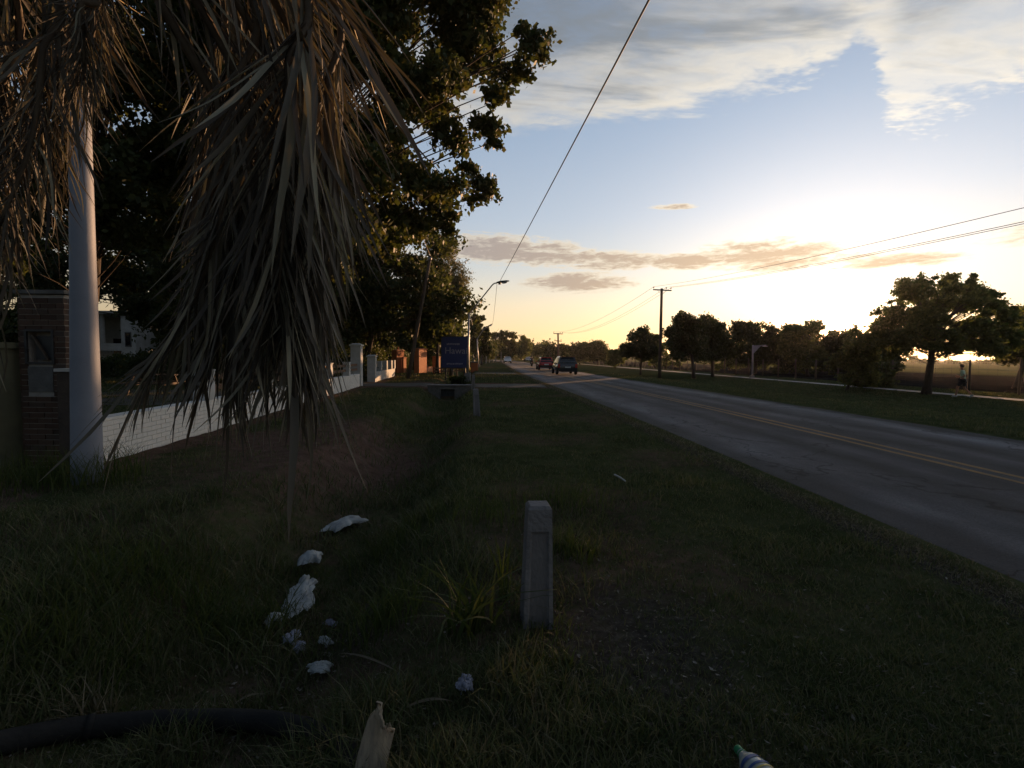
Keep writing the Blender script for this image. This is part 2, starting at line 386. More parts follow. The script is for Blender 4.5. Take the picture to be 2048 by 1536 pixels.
# ------------------------------------------------------------------ the lie of the land
_ky = [-40, 0, 5, 10, 16, 26.5, 35, 48, 90, 140, 200, 280, 400]
_kx = [3.7, 3.5, 3.36, 3.15, 2.82, 2.05, 1.35, .5, -1.1, -3.2, -9, -24, -60]
def _spl(y):
    """smooth left edge of the road"""
    y = np.asarray(y, float); r = 0
    for o in (-4, -2, 0, 2, 4): r = r + np.interp(y+o, _ky, _kx)
    return r/5
ROADW = 6.9
def xl(y): return _spl(y)
def xr(y): return _spl(y) + ROADW
def ditch_x(y): return -1.42 - .070*np.asarray(y)
def wall_x(y): return -5.78 - .0995*(np.asarray(y)-7.04)
def drive_mask(y): return sstep(24.15, 24.45, y)*(1-sstep(28.4, 29.5, y))
def land(x, y):
    x = np.asarray(x, float); y = np.asarray(y, float)
    d = np.abs(x-ditch_x(y))
    depth = .46*sstep(0.5, 4.5, y)*(1-drive_mask(y))*(1-sstep(60, 75, y)) + .10
    z = -depth*(1-sstep(.25, 1.35, d))
    s = x-xr(y)
    z = z - .45*sstep(1.0, 7.5, s)
    near = 1-sstep(20, 60, np.abs(y)+np.abs(x)*.5)
    onroad = sstep(.12, .45, x-xl(y))*(1-sstep(-.45, -.12, x-xr(y)))
    calm = 1-sstep(-.9, -.05, x-xl(y))*(1-sstep(.05, .9, x-xr(y)))
    z = z + (fbm(x, y, .9, 4)-.5)*.10*near*calm + (fbm(x+40, y, 4.5, 2)-.5)*.035*near*calm
    z = z + .012*(1-calm)*(1-onroad) - .05*onroad
    return z
def land1(x, y): return float(land(np.array([x]), np.array([y]))[0])
def on_land(px, py, dmin=1.2, dmax=300.):
    """where the sight line of a photo pixel meets the land"""
    r = ray(px, py); y = dmin
    while y < dmax:
        p = Vector((0, 0, EYE)) + r*(y/r.y)
        if p.z <= land1(p.x, p.y): return p
        y *= 1.004
    return Vector((0, 0, EYE)) + r*(dmax/r.y)

def build_ground():
    ys = np.concatenate([np.arange(-14, 1, .35), np.arange(1, 9, .07), np.arange(9, 22, .16), np.arange(22, 40, .3), 40+np.cumsum(np.geomspace(.5, 500, 60))])
    ys = np.concatenate([[-2500, -600, -150, -50, -25], ys])
    xs = np.concatenate([np.arange(-4.2, 4.2, .07), np.arange(4.2, 14, .22), 14+np.cumsum(np.geomspace(.4, 500, 45))])
    xs = np.concatenate([-4.2-np.cumsum(np.geomspace(.1, 500, 60))[::-1], xs])
    X, Y = np.meshgrid(xs, ys); Z = land(X.ravel(), Y.ravel())
    V = np.stack([X.ravel(), Y.ravel(), Z], 1); nx, ny = len(xs), len(ys)
    i = (np.arange(ny-1)[:, None]*nx + np.arange(nx-1)[None, :]).ravel()
    me = np_mesh('ground', V, quads=np.stack([i, i+1, i+nx+1, i+nx], 1), smooth=True)
    bare, litter, dark = soil_masks(X.ravel(), Y.ravel())
    for nme, a in (('bare', bare), ('litter', litter), ('far', dark)):
        at = me.attributes.new(nme, 'FLOAT', 'POINT'); at.data.foreach_set('value', a.astype(np.float32))
    m = bpy.data.materials.new('verge_ground'); m.use_nodes = True; nt = m.node_tree; N = nt.nodes; L = nt.links
    b = N['Principled BSDF']; b.inputs['Roughness'].default_value = 1.; b.inputs['Specular IOR Level'].default_value = 0.
    tc = N.new('ShaderNodeTexCoord')
    def noise(s, d=6):
        n = N.new('ShaderNodeTexNoise'); n.inputs['Scale'].default_value = s; n.inputs['Detail'].default_value = d; n.inputs['Roughness'].default_value = .65
        L.new(tc.outputs['Object'], n.inputs[0]); return n.outputs[0]
    def ramp(x, *st):
        r = N.new('ShaderNodeValToRGB'); cr = r.color_ramp
        while len(cr.elements) < len(st): cr.elements.new(.5)
        for e, (p, c) in zip(cr.elements, st): e.position = p; e.color = (*c, 1)
        L.new(x, r.inputs[0]); return r.outputs[0]
    def mix(f, a, b_):
        n = N.new('ShaderNodeMix'); n.data_type = 'RGBA'; L.new(f, n.inputs[0]); L.new(a, n.inputs[6]); L.new(b_, n.inputs[7]); return n.outputs[2]
    def att(n_):
        a = N.new('ShaderNodeAttribute'); a.attribute_name = n_; return a.outputs['Fac']
    green = ramp(noise(1.6), (.3, (.031, .037, .016)), (.5, (.053, .061, .026)), (.7, (.086, .087, .044)))
    soil = ramp(noise(5.), (.3, (.075, .047, .035)), (.55, (.12, .078, .060)), (.75, (.17, .115, .09)))
    lit = ramp(noise(16., 9), (.36, (.036, .031, .025)), (.54, (.060, .052, .044)), (.70, (.12, .108, .093)))
    def jit(f):
        a = N.new('ShaderNodeMath'); a.operation = 'ADD'; L.new(f, a.inputs[0])
        s = N.new('ShaderNodeMath'); s.operation = 'MULTIPLY_ADD'; L.new(noise(7.), s.inputs[0]); s.inputs[1].default_value = 1.3; s.inputs[2].default_value = -.65
        L.new(s.outputs[0], a.inputs[1]); r = N.new('ShaderNodeMapRange'); L.new(a.outputs[0], r.inputs[0]); r.inputs[1].default_value = .25; r.inputs[2].default_value = .75
        return r.outputs[0]
    c = mix(jit(att('bare')), green, soil); c = mix(jit(att('litter')), c, lit)
    far = ramp(noise(.06), (.35, (.085, .095, .028)), (.65, (.13, .125, .042)))
    c = mix(att('far'), c, far)
    L.new(c, b.inputs['Base Color'])
    bp = N.new('ShaderNodeBump'); bp.inputs['Strength'].default_value = .9; bp.inputs['Distance'].default_value = .03
    L.new(noise(26.), bp.inputs['Height']); L.new(bp.outputs[0], b.inputs['Normal'])
    o = link('ground', me, None, m); tag(o, kind='structure'); return o
def soil_masks(x, y):
    bare = 1.1*np.exp(-(((x+3.3-.0*y)/1.7)**2 + ((y-9.0)/3.8)**2)) + .75*(np.abs(x-wall_x(y)-.0) < .5)*(y < 40)
    bare = bare + .55*sstep(.35, .75, fbm(x+5, y, .55, 3))*(x < 3)
    bare = np.clip(bare + .5*drive_mask(y)*(x < xl(y))*(x > -8), 0, 1)
    lit = .78*np.exp(-(((x-.75)/.6)**2 + ((y-2.6)/.85)**2)) + .9*np.exp(-((x-xl(y)+.22)/.16)**2)*(y > -5) + .5*np.exp(-(((x+1.2)/.6)**2+((y-3.2)/.6)**2))
    far = sstep(60, 70, x)
    return bare, np.clip(lit, 0, 1), far
build_ground()

def strip(name, xa, xb, z, m, y0=-40., y1=400., step=1.5, nx=1, wav=0., uv=True):
    ys = np.arange(y0, y1+step, step); n = len(ys); cols = []
    for j in range(nx+1):
        t = j/nx; x = xa(ys)*(1-t)+xb(ys)*t
        if wav and j in (0, nx): x = x + (fbm(ys*1.0, ys*0+j*9, 1.3, 6)-.5)*wav
        zz = z(x, ys) if callable(z) else np.full(n, z); cols.append(np.stack([x, ys, zz], 1))
    V = np.stack(cols, 1).reshape(-1, 3); w = nx+1
    i = (np.arange(n-1)[:, None]*w + np.arange(nx)[None, :]).ravel()
    q = np.stack([i, i+1, i+w+1, i+w], 1); me = np_mesh(name, V, quads=q, smooth=True)
    if uv:
        ul = me.uv_layers.new(name='uv'); vi = np.zeros(len(me.loops), np.int32); me.loops.foreach_get('vertex_index', vi)
        U = np.stack([(vi % w)/nx, (vi//w)*step], 1).astype(np.float32); ul.data.foreach_set('uv', U.ravel())
    o = link(name, me, None, m); tag(o, kind='structure'); return o
def asphalt():
    m = bpy.data.materials.new('worn_asphalt'); m.use_nodes = True; nt = m.node_tree; N = nt.nodes; L = nt.links
    b = N['Principled BSDF']; b.inputs['Roughness'].default_value = .9; b.inputs['Specular IOR Level'].default_value = .22
    uv = N.new('ShaderNodeUVMap'); tc = N.new('ShaderNodeTexCoord')
    sep = N.new('ShaderNodeSeparateXYZ'); L.new(uv.outputs[0], sep.inputs[0])
    def noise(vec, s, d=6, sc=None):
        n = N.new('ShaderNodeTexNoise'); n.inputs['Scale'].default_value = s; n.inputs['Detail'].default_value = d; n.inputs['Roughness'].default_value = .65
        if sc:
            mp = N.new('ShaderNodeMapping'); mp.inputs['Scale'].default_value = sc; L.new(vec, mp.inputs[0]); vec = mp.outputs[0]
        L.new(vec, n.inputs[0]); return n.outputs[0]
    r = N.new('ShaderNodeValToRGB'); cr = r.color_ramp
    # across the road from the left edge: shoulder, wheel paths paler, centre of lanes and seams darker
    st = [(0, .036), (.07, .040), (.13, .105), (.21, .085), (.29, .034), (.36, .066), (.43, .034), (.50, .055), (.56, .036), (.64, .080), (.70, .036), (.78, .075), (.85, .13), (.90, .09), (.935, .030), (1, .032)]
    while len(cr.elements) < len(st): cr.elements.new(.5)
    for e, (p, v) in zip(cr.elements, st): e.position = p; e.color = (v*.95, v*.97, v*1.06, 1)
    wob = N.new('ShaderNodeMath'); wob.operation = 'MULTIPLY_ADD'
    L.new(noise(uv.outputs[0], 1., 4, (2.0, .13, 1)), wob.inputs[0]); wob.inputs[1].default_value = .16; L.new(sep.outputs[0], wob.inputs[2])
    sb = N.new('ShaderNodeMath'); sb.operation = 'SUBTRACT'; L.new(wob.outputs[0], sb.inputs[0]); sb.inputs[1].default_value = .08
    L.new(sb.outputs[0], r.inputs[0])
    def mul(a, x, lo, hi, p0=.3, p1=.7):
        mr = N.new('ShaderNodeMapRange'); L.new(x, mr.inputs[0]); mr.inputs[1].default_value = p0; mr.inputs[2].default_value = p1; mr.inputs[3].default_value = lo; mr.inputs[4].default_value = hi
        mx = N.new('ShaderNodeMix'); mx.data_type = 'RGBA'; mx.blend_type = 'MULTIPLY'; mx.inputs[0].default_value = 1
        L.new(a, mx.inputs[6]); L.new(mr.outputs[0], mx.inputs[7]); return mx.outputs[2]
    c = mul(r.outputs[0], noise(uv.outputs[0], 1., 7, (9., .35, 1)), .60, 1.45)
    c = mul(c, noise(tc.outputs['Object'], .55, 5), .75, 1.3)
    c = mul(c, noise(tc.outputs['Object'], 45., 3), .70, 1.35)
    c = mul(c, noise(tc.outputs['Object'], 220., 2), .6, 1.5, .35, .65)
    vo = N.new('ShaderNodeTexVoronoi'); vo.feature = 'DISTANCE_TO_EDGE'; vo.inputs['Scale'].default_value = .42
    wv = N.new('ShaderNodeVectorMath'); wv.operation = 'MULTIPLY_ADD'; nn = N.new('ShaderNodeTexNoise'); nn.inputs['Scale'].default_value = 1.6; nn.inputs['Detail'].default_value = 6
    L.new(tc.outputs['Object'], nn.inputs[0]); L.new(nn.outputs[1], wv.inputs[0]); wv.inputs[1].default_value = (1.4, 1.4, 0); L.new(tc.outputs['Object'], wv.inputs[2]); L.new(wv.outputs[0], vo.inputs['Vector'])
    c = mul(c, vo.outputs['Distance'], .35, 1., .002, .012)
    L.new(c, b.inputs['Base Color'])
    bp = N.new('ShaderNodeBump'); bp.inputs['Strength'].default_value = .7; bp.inputs['Distance'].default_value = .012
    L.new(noise(tc.outputs['Object'], 150., 3), bp.inputs['Height']); L.new(bp.outputs[0], b.inputs['Normal'])
    return m
strip('road', xl, xr, 0.005, asphalt(), nx=10, wav=.26, step=.12)
yellow = mat('worn_yellow_road_paint', (.36, .20, .045), (.10, .075, .05), 5, .85, .3, 60, detail=10, w=.9)
for off in (-.20, .10):
    a = lambda y, o=off: xl(y)+3.32+o
    b_ = lambda y, o=off: xl(y)+3.32+o+.11
    strip('centre_line', a, b_, 0.009, yellow, y0=-20, y1=160, wav=.05, step=.25)
path_c = lambda y: 25.3 - .052*(np.asarray(y)-24.6)
M['path'] = mat('pale_concrete_path', (.42, .41, .38), (.32, .31, .29), 2, .9, .3, 20)
strip('footpath', lambda y: path_c(y)-.1, lambda y: path_c(y)+1.15, lambda x, y: land(x, y)*0-.45+.03, M['path'], y0=-10, y1=170, wav=.1)
fence_x = lambda y: 29.3 - .052*(np.asarray(y)-32.)
M['plough'] = mat('dark_ploughed_soil', (.022, .020, .020), (.014, .013, .013), .5, 1., .3, 3., spec=0.)
strip('ploughed_strip', lambda y: fence_x(y)+1.5, lambda y: fence_x(y)+36, lambda x, y: x*0-.43, M['plough'], y0=-60, y1=330, step=3, wav=1.2)
M['drive'] = mat('trodden_gravel', (.10, .09, .078), (.055, .05, .042), 4, .95, .6, 40)
def drive(y0, y1, x0, x1):
    ys = np.linspace(y0, y1, 8); xs = np.linspace(x0, x1, 24); X, Y = np.meshgrid(xs, ys)
    Y = Y + (fbm(X, Y, .8, 3)-.5)*.5
    V = np.stack([X.ravel(), Y.ravel(), land(X.ravel(), Y.ravel())+.012], 1); i = (np.arange(7)[:, None]*24+np.arange(23)[None]).ravel()
    o = link('driveway', np_mesh('driveway', V, quads=np.stack([i, i+1, i+25, i+24], 1)), None, M['drive']); tag(o, kind='structure')
drive(25.0, 28.0, -9.5, 1.75); drive(43.5, 47.5, -4.5, .5)
drive(15., 21., -16, -9.)

# ------------------------------------------------------------------ trees
def thing(name, label, cat, loc, group=None, rz=0.):
    return tag(empty(name, loc, rz), label, cat, group)
def leaves_mesh(name, C, size, n_each, rad, seed, flat=.75, aspect=.8):
    """many leaf-sized kites scattered round the points C"""
    r = np.random.default_rng(seed); C = np.asarray(C)
    rad = np.broadcast_to(np.asarray(rad, float).reshape(-1), (len(C),)); cnt = np.maximum(20, n_each*(rad/rad.mean())**2).astype(int)
    own = np.repeat(np.arange(len(C)), cnt); n = len(own)
    # every clump is itself a handful of leafy twigs, so that its outline is ragged
    tw = 9; td = r.normal(size=(len(C), tw, 3)); td /= np.linalg.norm(td, axis=2, keepdims=True); td *= (.45+.75*r.random((len(C), tw, 1)))
    k = r.integers(0, tw, n); along = r.random((n, 1))**.7
    u = td[own, k]*along + r.normal(size=(n, 3))*(.17+.10*(1-along))
    u *= rad[own][:, None]; u[:, 2] *= flat
    c = C[own] + u
    s = size*(.5+1.0*r.random((n, 1)))
    a = r.normal(size=(n, 3)); a[:, 2] -= .6; a /= np.linalg.norm(a, axis=1, keepdims=True)
    b = np.cross(a, r.normal(size=(n, 3))); b /= np.linalg.norm(b, axis=1, keepdims=True)
    V = np.stack([c-a*s*.5, c+b*s*.5*aspect-a*s*.05, c+a*s*.6, c-b*s*.5*aspect-a*s*.05], 1).reshape(-1, 3)
    q = np.arange(n*4).reshape(-1, 4)
    return np_mesh(name, V, quads=q)
def in_poly(x, y, poly):
    c = False; j = len(poly)-1
    for i in range(len(poly)):
        xi, yi = poly[i]; xj, yj = poly[j]
        if (yi > y) != (yj > y) and x < (xj-xi)*(y-yi)/(yj-yi)+xi: c = not c
        j = i
    return c
def limb_curve(a, b, rnd, sag=.12, n=6):
    a, b = Vector(a), Vector(b); L_ = (b-a).length
    off = Vector((rnd.uniform(-1, 1), rnd.uniform(-1, 1), rnd.uniform(.2, 1.2)))*L_*sag
    return [a.lerp(b, i/(n-1)) + off*math.sin(math.pi*i/(n-1)) for i in range(n)]
def crown_tree(name, label, base, poly, d, dspan, nclump, n_each, leaf, clump_px, trunk_r, seed, lm='leaf_mid', bm='bark', group=None, cat='tree', lo=.35, trunk_top=None, extra=(), nlimb=None, stuff=None, aspect=.8):
    rnd = random.Random(seed); xs = [p[0] for p in poly]; ys = [p[1] for p in poly]; cx = (min(xs)+max(xs))/2; hw = (max(xs)-min(xs))/2
    pts = []; tries = 0
    while len(pts) < nclump and tries < 40000:
        tries += 1
        x, y = rnd.uniform(min(xs), max(xs)), rnd.uniform(min(ys), max(ys))
        if not in_poly(x, y, poly): continue
        w = math.sqrt(max(.05, 1-((x-cx)/hw)**2)); pts.append(P(x, y, d+rnd.uniform(-1, 1)*dspan*w))
    pts += [P(*e) for e in extra]
    t = thing(name, label, cat, base, group); b = Vector(base)
    top = Vector(trunk_top) if trunk_top else sum(pts, Vector())/len(pts) + Vector((0, 0, (max(p.z for p in pts)-b.z)*.15))
    H_ = top.z-b.z
    mb = MB(); axis = limb_curve(b-Vector((0, 0, .15)), top, rnd, .03, 9)
    mb.tube(axis, [trunk_r*(1.25 if i == 0 else 1-.8*i/8) for i in range(9)], 9)
    mb.build('trunk', M[bm], t, True, base)
    lb = MB()
    for i, p in enumerate(pts if nlimb is None else pts[:nlimb]):
        f = min(.97, max(lo*.75, lo + .5*(p.z-b.z-lo*H_)/max(H_, .1) - .12*rnd.random()))
        k = f*8; a = axis[int(k)].lerp(axis[min(8, int(k)+1)], k-int(k))
        L_ = (p-a).length; r0 = min(trunk_r*.36, .0065*L_+.008)
        lb.tube(limb_curve(a, p, rnd, .10), [r0, r0*.8, r0*.62, r0*.48, r0*.34, r0*.18], 5, False)
    lb.build('branches', M[bm], t, True, base)
    rad = clump_px/F*d
    thin = lm == 'leaf_mid'; nx_ = len(extra)
    me = leaves_mesh('crown', [p-b for p in pts], leaf*(1.0 if thin else 1.18), int(n_each*(1.05 if thin else 1.3)), [rad*(1.0 if thin else 1.25)*rnd.uniform(.6, 1.3)*(.5 if k >= len(pts)-nx_ else 1.) for k in range(len(pts))], seed, aspect=aspect)
    c = link('crown', me, t, M[lm]); c['kind'] = 'stuff'
    return t
# --- left: tall cottonwood overhanging the verge behind the white wall
cw = [(300, -330), (700, -420), (985, -260), (990, -60), (1000, 30), (1000, 95), (970, 140), (932, 180), (910, 240), (935, 270), (912, 310), (898, 350), (884, 395), (838, 450), (800, 500), (720, 540), (600, 540), (480, 520), (360, 480), (270, 330), (330, 150)]
crown_tree('cottonwood_tree', 'huge dark cottonwood rising behind the white wall and overhanging the verge', (-8.6, 19.0, 0), cw, 17.5, 3.6, 290, 520, .135, 44, .42, 11, 'leaf_big', trunk_top=(-6.0, 18, 13),
           extra=[(1060, 95, 16), (1078, 75, 16), (1082, 105, 16.2), (1045, 60, 16), (1040, 130, 16), (1010, 150, 16.5), (985, 185, 16), (998, 200, 16), (975, 265, 17), (990, 255, 17), (985, 285, 17), (955, 250, 17), (970, 370, 18), (978, 385, 18), (950, 360, 18), (945, 395, 18), (935, 335, 18), (905, 430, 18.5), (900, 460, 18.5), (880, 440, 18.5)])
lt = [(-160, -200), (60, -260), (330, -120), (360, 60), (250, 170), (370, 230), (390, 420), (330, 470), (250, 490), (200, 450), (120, 420), (60, 480), (-60, 520), (-160, 300)]
crown_tree('shade_tree', 'dark broad tree behind the brick pillar with blue sky in its gaps', (-14.5, 16.5, 0), lt, 15.5, 3.0, 120, 330, .13, 42, .35, 23, 'leaf_dark', trunk_top=(-13.2, 16.2, 9))
l2 = [(90, 460), (200, 420), (330, 480), (480, 470), (560, 530), (560, 690), (300, 700), (280, 620), (220, 600), (120, 610), (60, 640)]
crown_tree('garden_tree', 'low dark garden tree in front of the white house', (-19.5, 32.0, 0), l2, 29, 3.0, 110, 260, .17, 34, .28, 31, 'leaf_dark', trunk_top=(-19.0, 31.5, 7))
l3 = [(560, 480), (720, 430), (830, 440), (880, 470), (905, 530), (915, 590), (930, 640), (905, 700), (860, 690), (800, 640), (740, 690), (680, 700), (600, 690), (540, 640)]
crown_tree('dense_tree', 'dense dark tree behind the leaning timber pole', (-10.8, 36.0, 0), l3, 37, 4.5, 170, 330, .19, 30, .3, 37, 'leaf_dark', trunk_top=(-9.0, 36.5, 9))
gs = [(862, 478), (905, 490), (925, 530), (930, 570), (915, 600), (890, 570), (865, 530)]
crown_tree('pepper_tree', 'feathery grey green tree top beside the dense dark tree', (-6.6, 44.0, 0), gs, 42, 1.5, 36, 260, .15, 17, .16, 41, 'leaf_grey', trunk_top=(-5.6, 43, 9), aspect=.4)
ls = [(890, 600), (918, 615), (928, 640), (922, 690), (895, 720), (875, 700), (875, 640)]
crown_tree('acacia_tree', 'small loose tree with thin twigs behind the first street lamp', (-6.2, 50, 0), ls, 48, 2, 36, 160, .14, 11, .14, 43, 'leaf_mid', trunk_top=(-5.4, 49, 5))
# --- far left: poplars, pale trunks, rounded grove
for i, (poly, d, lab) in enumerate((
        ([(944, 640), (950, 622), (957, 640), (958, 700), (942, 700)], 84, 'narrow poplar just right of the first street lamp'),
        ([(957, 640), (963, 618), (970, 640), (978, 670), (978, 710), (956, 710)], 88, 'taller narrow poplar, right one of the pair behind the street lamps'))):
    bx = P((poly[0][0]+poly[2][0])/2, 722, d); bx.z = 0
    crown_tree('poplar_tree', lab, bx, poly, d, 1.2, 46, 150, .26, 5.5, .16, 50+i, 'leaf_dark', group='poplars along the far verge')
far = [((980, 668, 1010, 662, 1030, 672, 1038, 690, 1040, 712, 985, 712), 150, 'rounded tall grove tree where the road bends', 'leaf_dark'),
       ((1036, 690, 1046, 672, 1058, 680, 1060, 705, 1056, 714, 1036, 714), 170, 'thin topped far tree right of the rounded grove tree', 'leaf_mid'),
       ((1060, 690, 1080, 686, 1096, 692, 1098, 714, 1060, 714), 190, 'low far tree above the red car', 'leaf_mid'),
       ((1094, 694, 1115, 690, 1138, 694, 1142, 716, 1094, 716), 170, 'far tree behind the distant utility pole', 'leaf_dark'),
       ((1140, 694, 1160, 688, 1176, 690, 1178, 718, 1142, 718), 140, 'far tree right of the dark car, first of the pair', 'leaf_dark'),
       ((1176, 690, 1192, 684, 1206, 688, 1214, 704, 1212, 720, 1176, 720), 125, 'far tree right of the dark car, second of the pair', 'leaf_dark'),
       ((1216, 706, 1230, 700, 1244, 706, 1246, 730, 1218, 730), 90, 'bushy low tree beside the footpath left of the near utility pole', 'leaf_mid'),
       ((955, 690, 972, 684, 985, 690, 986, 716, 955, 716), 120, 'dark tree behind the pale trunks on the left verge', 'leaf_dark')]
for i, (f, d, lab, lm) in enumerate(far):
    poly = [(f[k], f[k+1]) for k in range(0, len(f), 2)]; cx = sum(p[0] for p in poly)/len(poly)
    b = P(cx, 735, d); b.z = -.45 if b.x > xr(d) else -.02
    crown_tree('far_tree', lab, b, poly, d, 4 if d > 100 else 1.6, 60, 130, .0021*d+.05, 7.5, .2, 70+i, lm, group='trees along the far end of the road')
for i, px in enumerate((962, 972, 978, 986, 992, 1002)):
    d = 105+7*i; b = P(px, 725, d); b.z = 0; c = [(px-6, 688), (px, 682), (px+6, 688), (px+5, 702), (px-5, 702)]
    crown_tree('roadside_tree', 'slim pale trunked verge tree, '+('nearest', 'second nearest', 'third', 'fourth', 'fifth', 'farthest')[i]+' of the far row on the left', b, c, d, 1.2, 14, 120, .24, 4.5, .17, 90+i, 'leaf_dark', 'bark_pale', group='pale trunked trees on the left verge', lo=.6)
# --- right: the row along the footpath
big = [(1745, 700), (1748, 650), (1770, 610), (1800, 575), (1830, 560), (1870, 562), (1895, 552), (1925, 565), (1950, 560), (1985, 585), (2010, 605), (2035, 640), (2040, 690), (2000, 712), (1940, 700), (1900, 695), (1850, 690), (1800, 700), (1770, 712)]
b = P(1852, 790, 29.2); b.z = -.46
crown_tree('plane_tree', 'largest round tree on the right beside the walker', b, big, 29, 3.3, 150, 300, .145, 20, .24, 101, 'leaf_mid', group='trees along the footpath', trunk_top=P(1868, 620, 29), lo=.42,
           extra=[(1915, 705, 28), (1780, 605, 28), (1755, 625, 29), (1870, 556, 29), (1946, 552, 29), (1985, 590, 29), (1815, 572, 28), (1760, 690, 28), (1960, 702, 28)])
specs = [
 ('young tree standing on the verge left of the largest round tree', (1692, 781, 32.5), [(1684, 705), (1690, 680), (1706, 660), (1730, 665), (1748, 690), (1745, 740), (1760, 765), (1720, 770), (1690, 760), (1665, 750), (1662, 720)], 32, 2.0, 60, 190, .15, 15, .10, 'leaf_mid'),
 ('sunlit tree just left of the setting sun', (1615, 745, 58), [(1560, 680), (1575, 655), (1610, 645), (1630, 637), (1640, 645), (1638, 690), (1648, 720), (1635, 735), (1590, 730), (1560, 715)], 57, 3, 80, 190, .21, 12, .2, 'leaf_mid'),
 ('tree behind the pale path lamp', (1510, 742, 66), [(1455, 668), (1480, 648), (1510, 645), (1535, 650), (1560, 672), (1570, 720), (1500, 728), (1450, 715)], 65, 3, 80, 180, .23, 11, .2, 'leaf_dark'),
 ('tall dark tree right of the near utility pole, the left half of the dense clump', (1388, 757, 49), [(1338, 665), (1345, 640), (1372, 625), (1392, 640), (1400, 680), (1400, 712), (1345, 712)], 49, 2.2, 80, 220, .19, 13, .2, 'leaf_dark'),
 ('tree right of the near utility pole, the right half of the dense clump', (1425, 757, 54), [(1390, 650), (1415, 636), (1440, 650), (1460, 675), (1465, 712), (1395, 714)], 54, 2.4, 80, 200, .20, 12, .18, 'leaf_dark'),
 ('rounded tree left of the near utility pole', (1281, 748, 58), [(1250, 690), (1262, 664), (1280, 655), (1298, 665), (1312, 675), (1320, 700), (1305, 716), (1255, 716), (1246, 705)], 58, 2.2, 70, 190, .20, 10, .13, 'leaf_dark'),
 ('tree at the right edge of the view behind the largest round tree', (2030, 775, 36), [(2000, 640), (2040, 620), (2110, 610), (2170, 650), (2170, 730), (2080, 745), (2010, 720)], 36, 3, 80, 200, .18, 18, .2, 'leaf_dark'),
 ('low bushy tree at the foot of the largest tree, left side', (1735, 770, 37), [(1715, 735), (1750, 722), (1790, 735), (1805, 765), (1760, 775), (1715, 772)], 36, 1.2, 30, 160, .14, 12, .06, 'leaf_dark')]
for i, (lab, bb, poly, d, ds, nc, ne, lf, cp, tr, lm) in enumerate(specs):
    b = P(*bb); b.z = -.46
    crown_tree('plane_tree', lab, b, poly, d, ds, nc, ne, lf, cp, tr, 110+i, lm, group='trees along the footpath')
specs2 = [
 ('field tree behind the fence left of the setting sun, sunlit top', (1530, 742, 84), [(1470, 690), (1485, 662), (1520, 650), (1550, 655), (1570, 680), (1585, 735), (1470, 735)], 84, 4, 70, 150, .24, 9, .2),
 ('field tree behind the fence below the setting sun', (1640, 745, 80), [(1575, 700), (1590, 680), (1620, 672), (1640, 688), (1668, 662), (1692, 688), (1712, 682), (1730, 690), (1745, 735), (1580, 740)], 80, 4, 90, 150, .24, 9, .2),
 ('field tree seen between the sun and the largest round tree', (1745, 750, 74), [(1690, 690), (1720, 672), (1750, 660), (1775, 690), (1775, 715), (1700, 740)], 74, 4, 60, 150, .22, 9, .2),
 ('low tree right of the dense clump behind the fence', (1462, 740, 80), [(1400, 700), (1420, 680), (1455, 672), (1480, 690), (1480, 735), (1400, 735)], 80, 4, 60, 150, .24, 9, .2),
 ('low tree behind the near utility pole', (1332, 738, 88), [(1305, 708), (1320, 690), (1340, 686), (1360, 700), (1360, 735), (1305, 735)], 88, 3, 40, 150, .25, 8, .15)]
for i, (lab, bb, poly, d, ds, nc, ne, lf, cp, tr) in enumerate(specs2):
    b = P(*bb); b.z = -.46
    crown_tree('field_tree', lab, b, poly, d, ds, nc, ne, lf, cp*.9, tr, 140+i, 'leaf_mid', extra=[] if i != 1 else [(1668, 664, 80), (1668, 672, 82), (1660, 668, 81), (1676, 668, 79), (1664, 680, 80), (1674, 682, 80), (1652, 680, 80), (1686, 684, 80)], group='trees beyond the wire fence')  # extra leaf clumps added across the sun to keep its beam off the road
for i, (lab, px, d, poly) in enumerate((
        ('dense dark shrubby tree right below the setting sun', 1678, 60, [(1630, 712), (1642, 684), (1660, 672), (1690, 668), (1722, 682), (1728, 748), (1630, 748)]),
        ('dense dark shrubby tree left of the setting sun, low behind the path', 1585, 66, [(1545, 692), (1568, 664), (1605, 657), (1634, 662), (1644, 690), (1644, 742), (1545, 742)]),
        ('dense dark shrubby tree behind the young verge tree', 1755, 56, [(1715, 700), (1740, 682), (1780, 684), (1800, 712), (1800, 752), (1715, 752)]))):
    b = P(px, 748, d); b.z = -.46
    crown_tree('shrubby_tree', lab, b, poly, d, 2.6, 60, 260, .20, 11, .14, 180+i, 'leaf_dark', group='low dark trees behind the footpath', lo=.2)
lefts = [('tall dark garden tree far behind the left gate post', -44, 40, [(-160, 500), (-60, 440), (40, 470), (110, 520), (110, 690), (-160, 700)]),
         ('dark garden tree right of the white house', -17.5, 50, [(270, 560), (340, 520), (420, 540), (470, 600), (470, 720), (270, 720)]),
         ('dark garden tree behind the middle of the hanging fronds', -15, 46, [(430, 540), (520, 500), (600, 520), (640, 600), (640, 725), (430, 725)]),
         ('dark garden tree behind the wall piers', -13.5, 48, [(610, 560), (680, 540), (740, 580), (760, 640), (755, 730), (610, 725)]),
         ('dark garden tree behind the orange gate pillars', -13, 58, [(730, 620), (790, 590), (850, 600), (890, 640), (890, 735), (730, 735)]),
         ('dark tree between the blue sign and the second street lamp', -7.5, 66, [(868, 650), (890, 640), (912, 660), (918, 735), (868, 735)])]
for i, (lab, bx, d, poly) in enumerate(lefts):
    crown_tree('garden_tree', lab, (bx, d, 0), poly, d, 4, 90, 200, .24, 22, .25, 160+i, 'leaf_dark', group='dark garden trees behind the white wall')
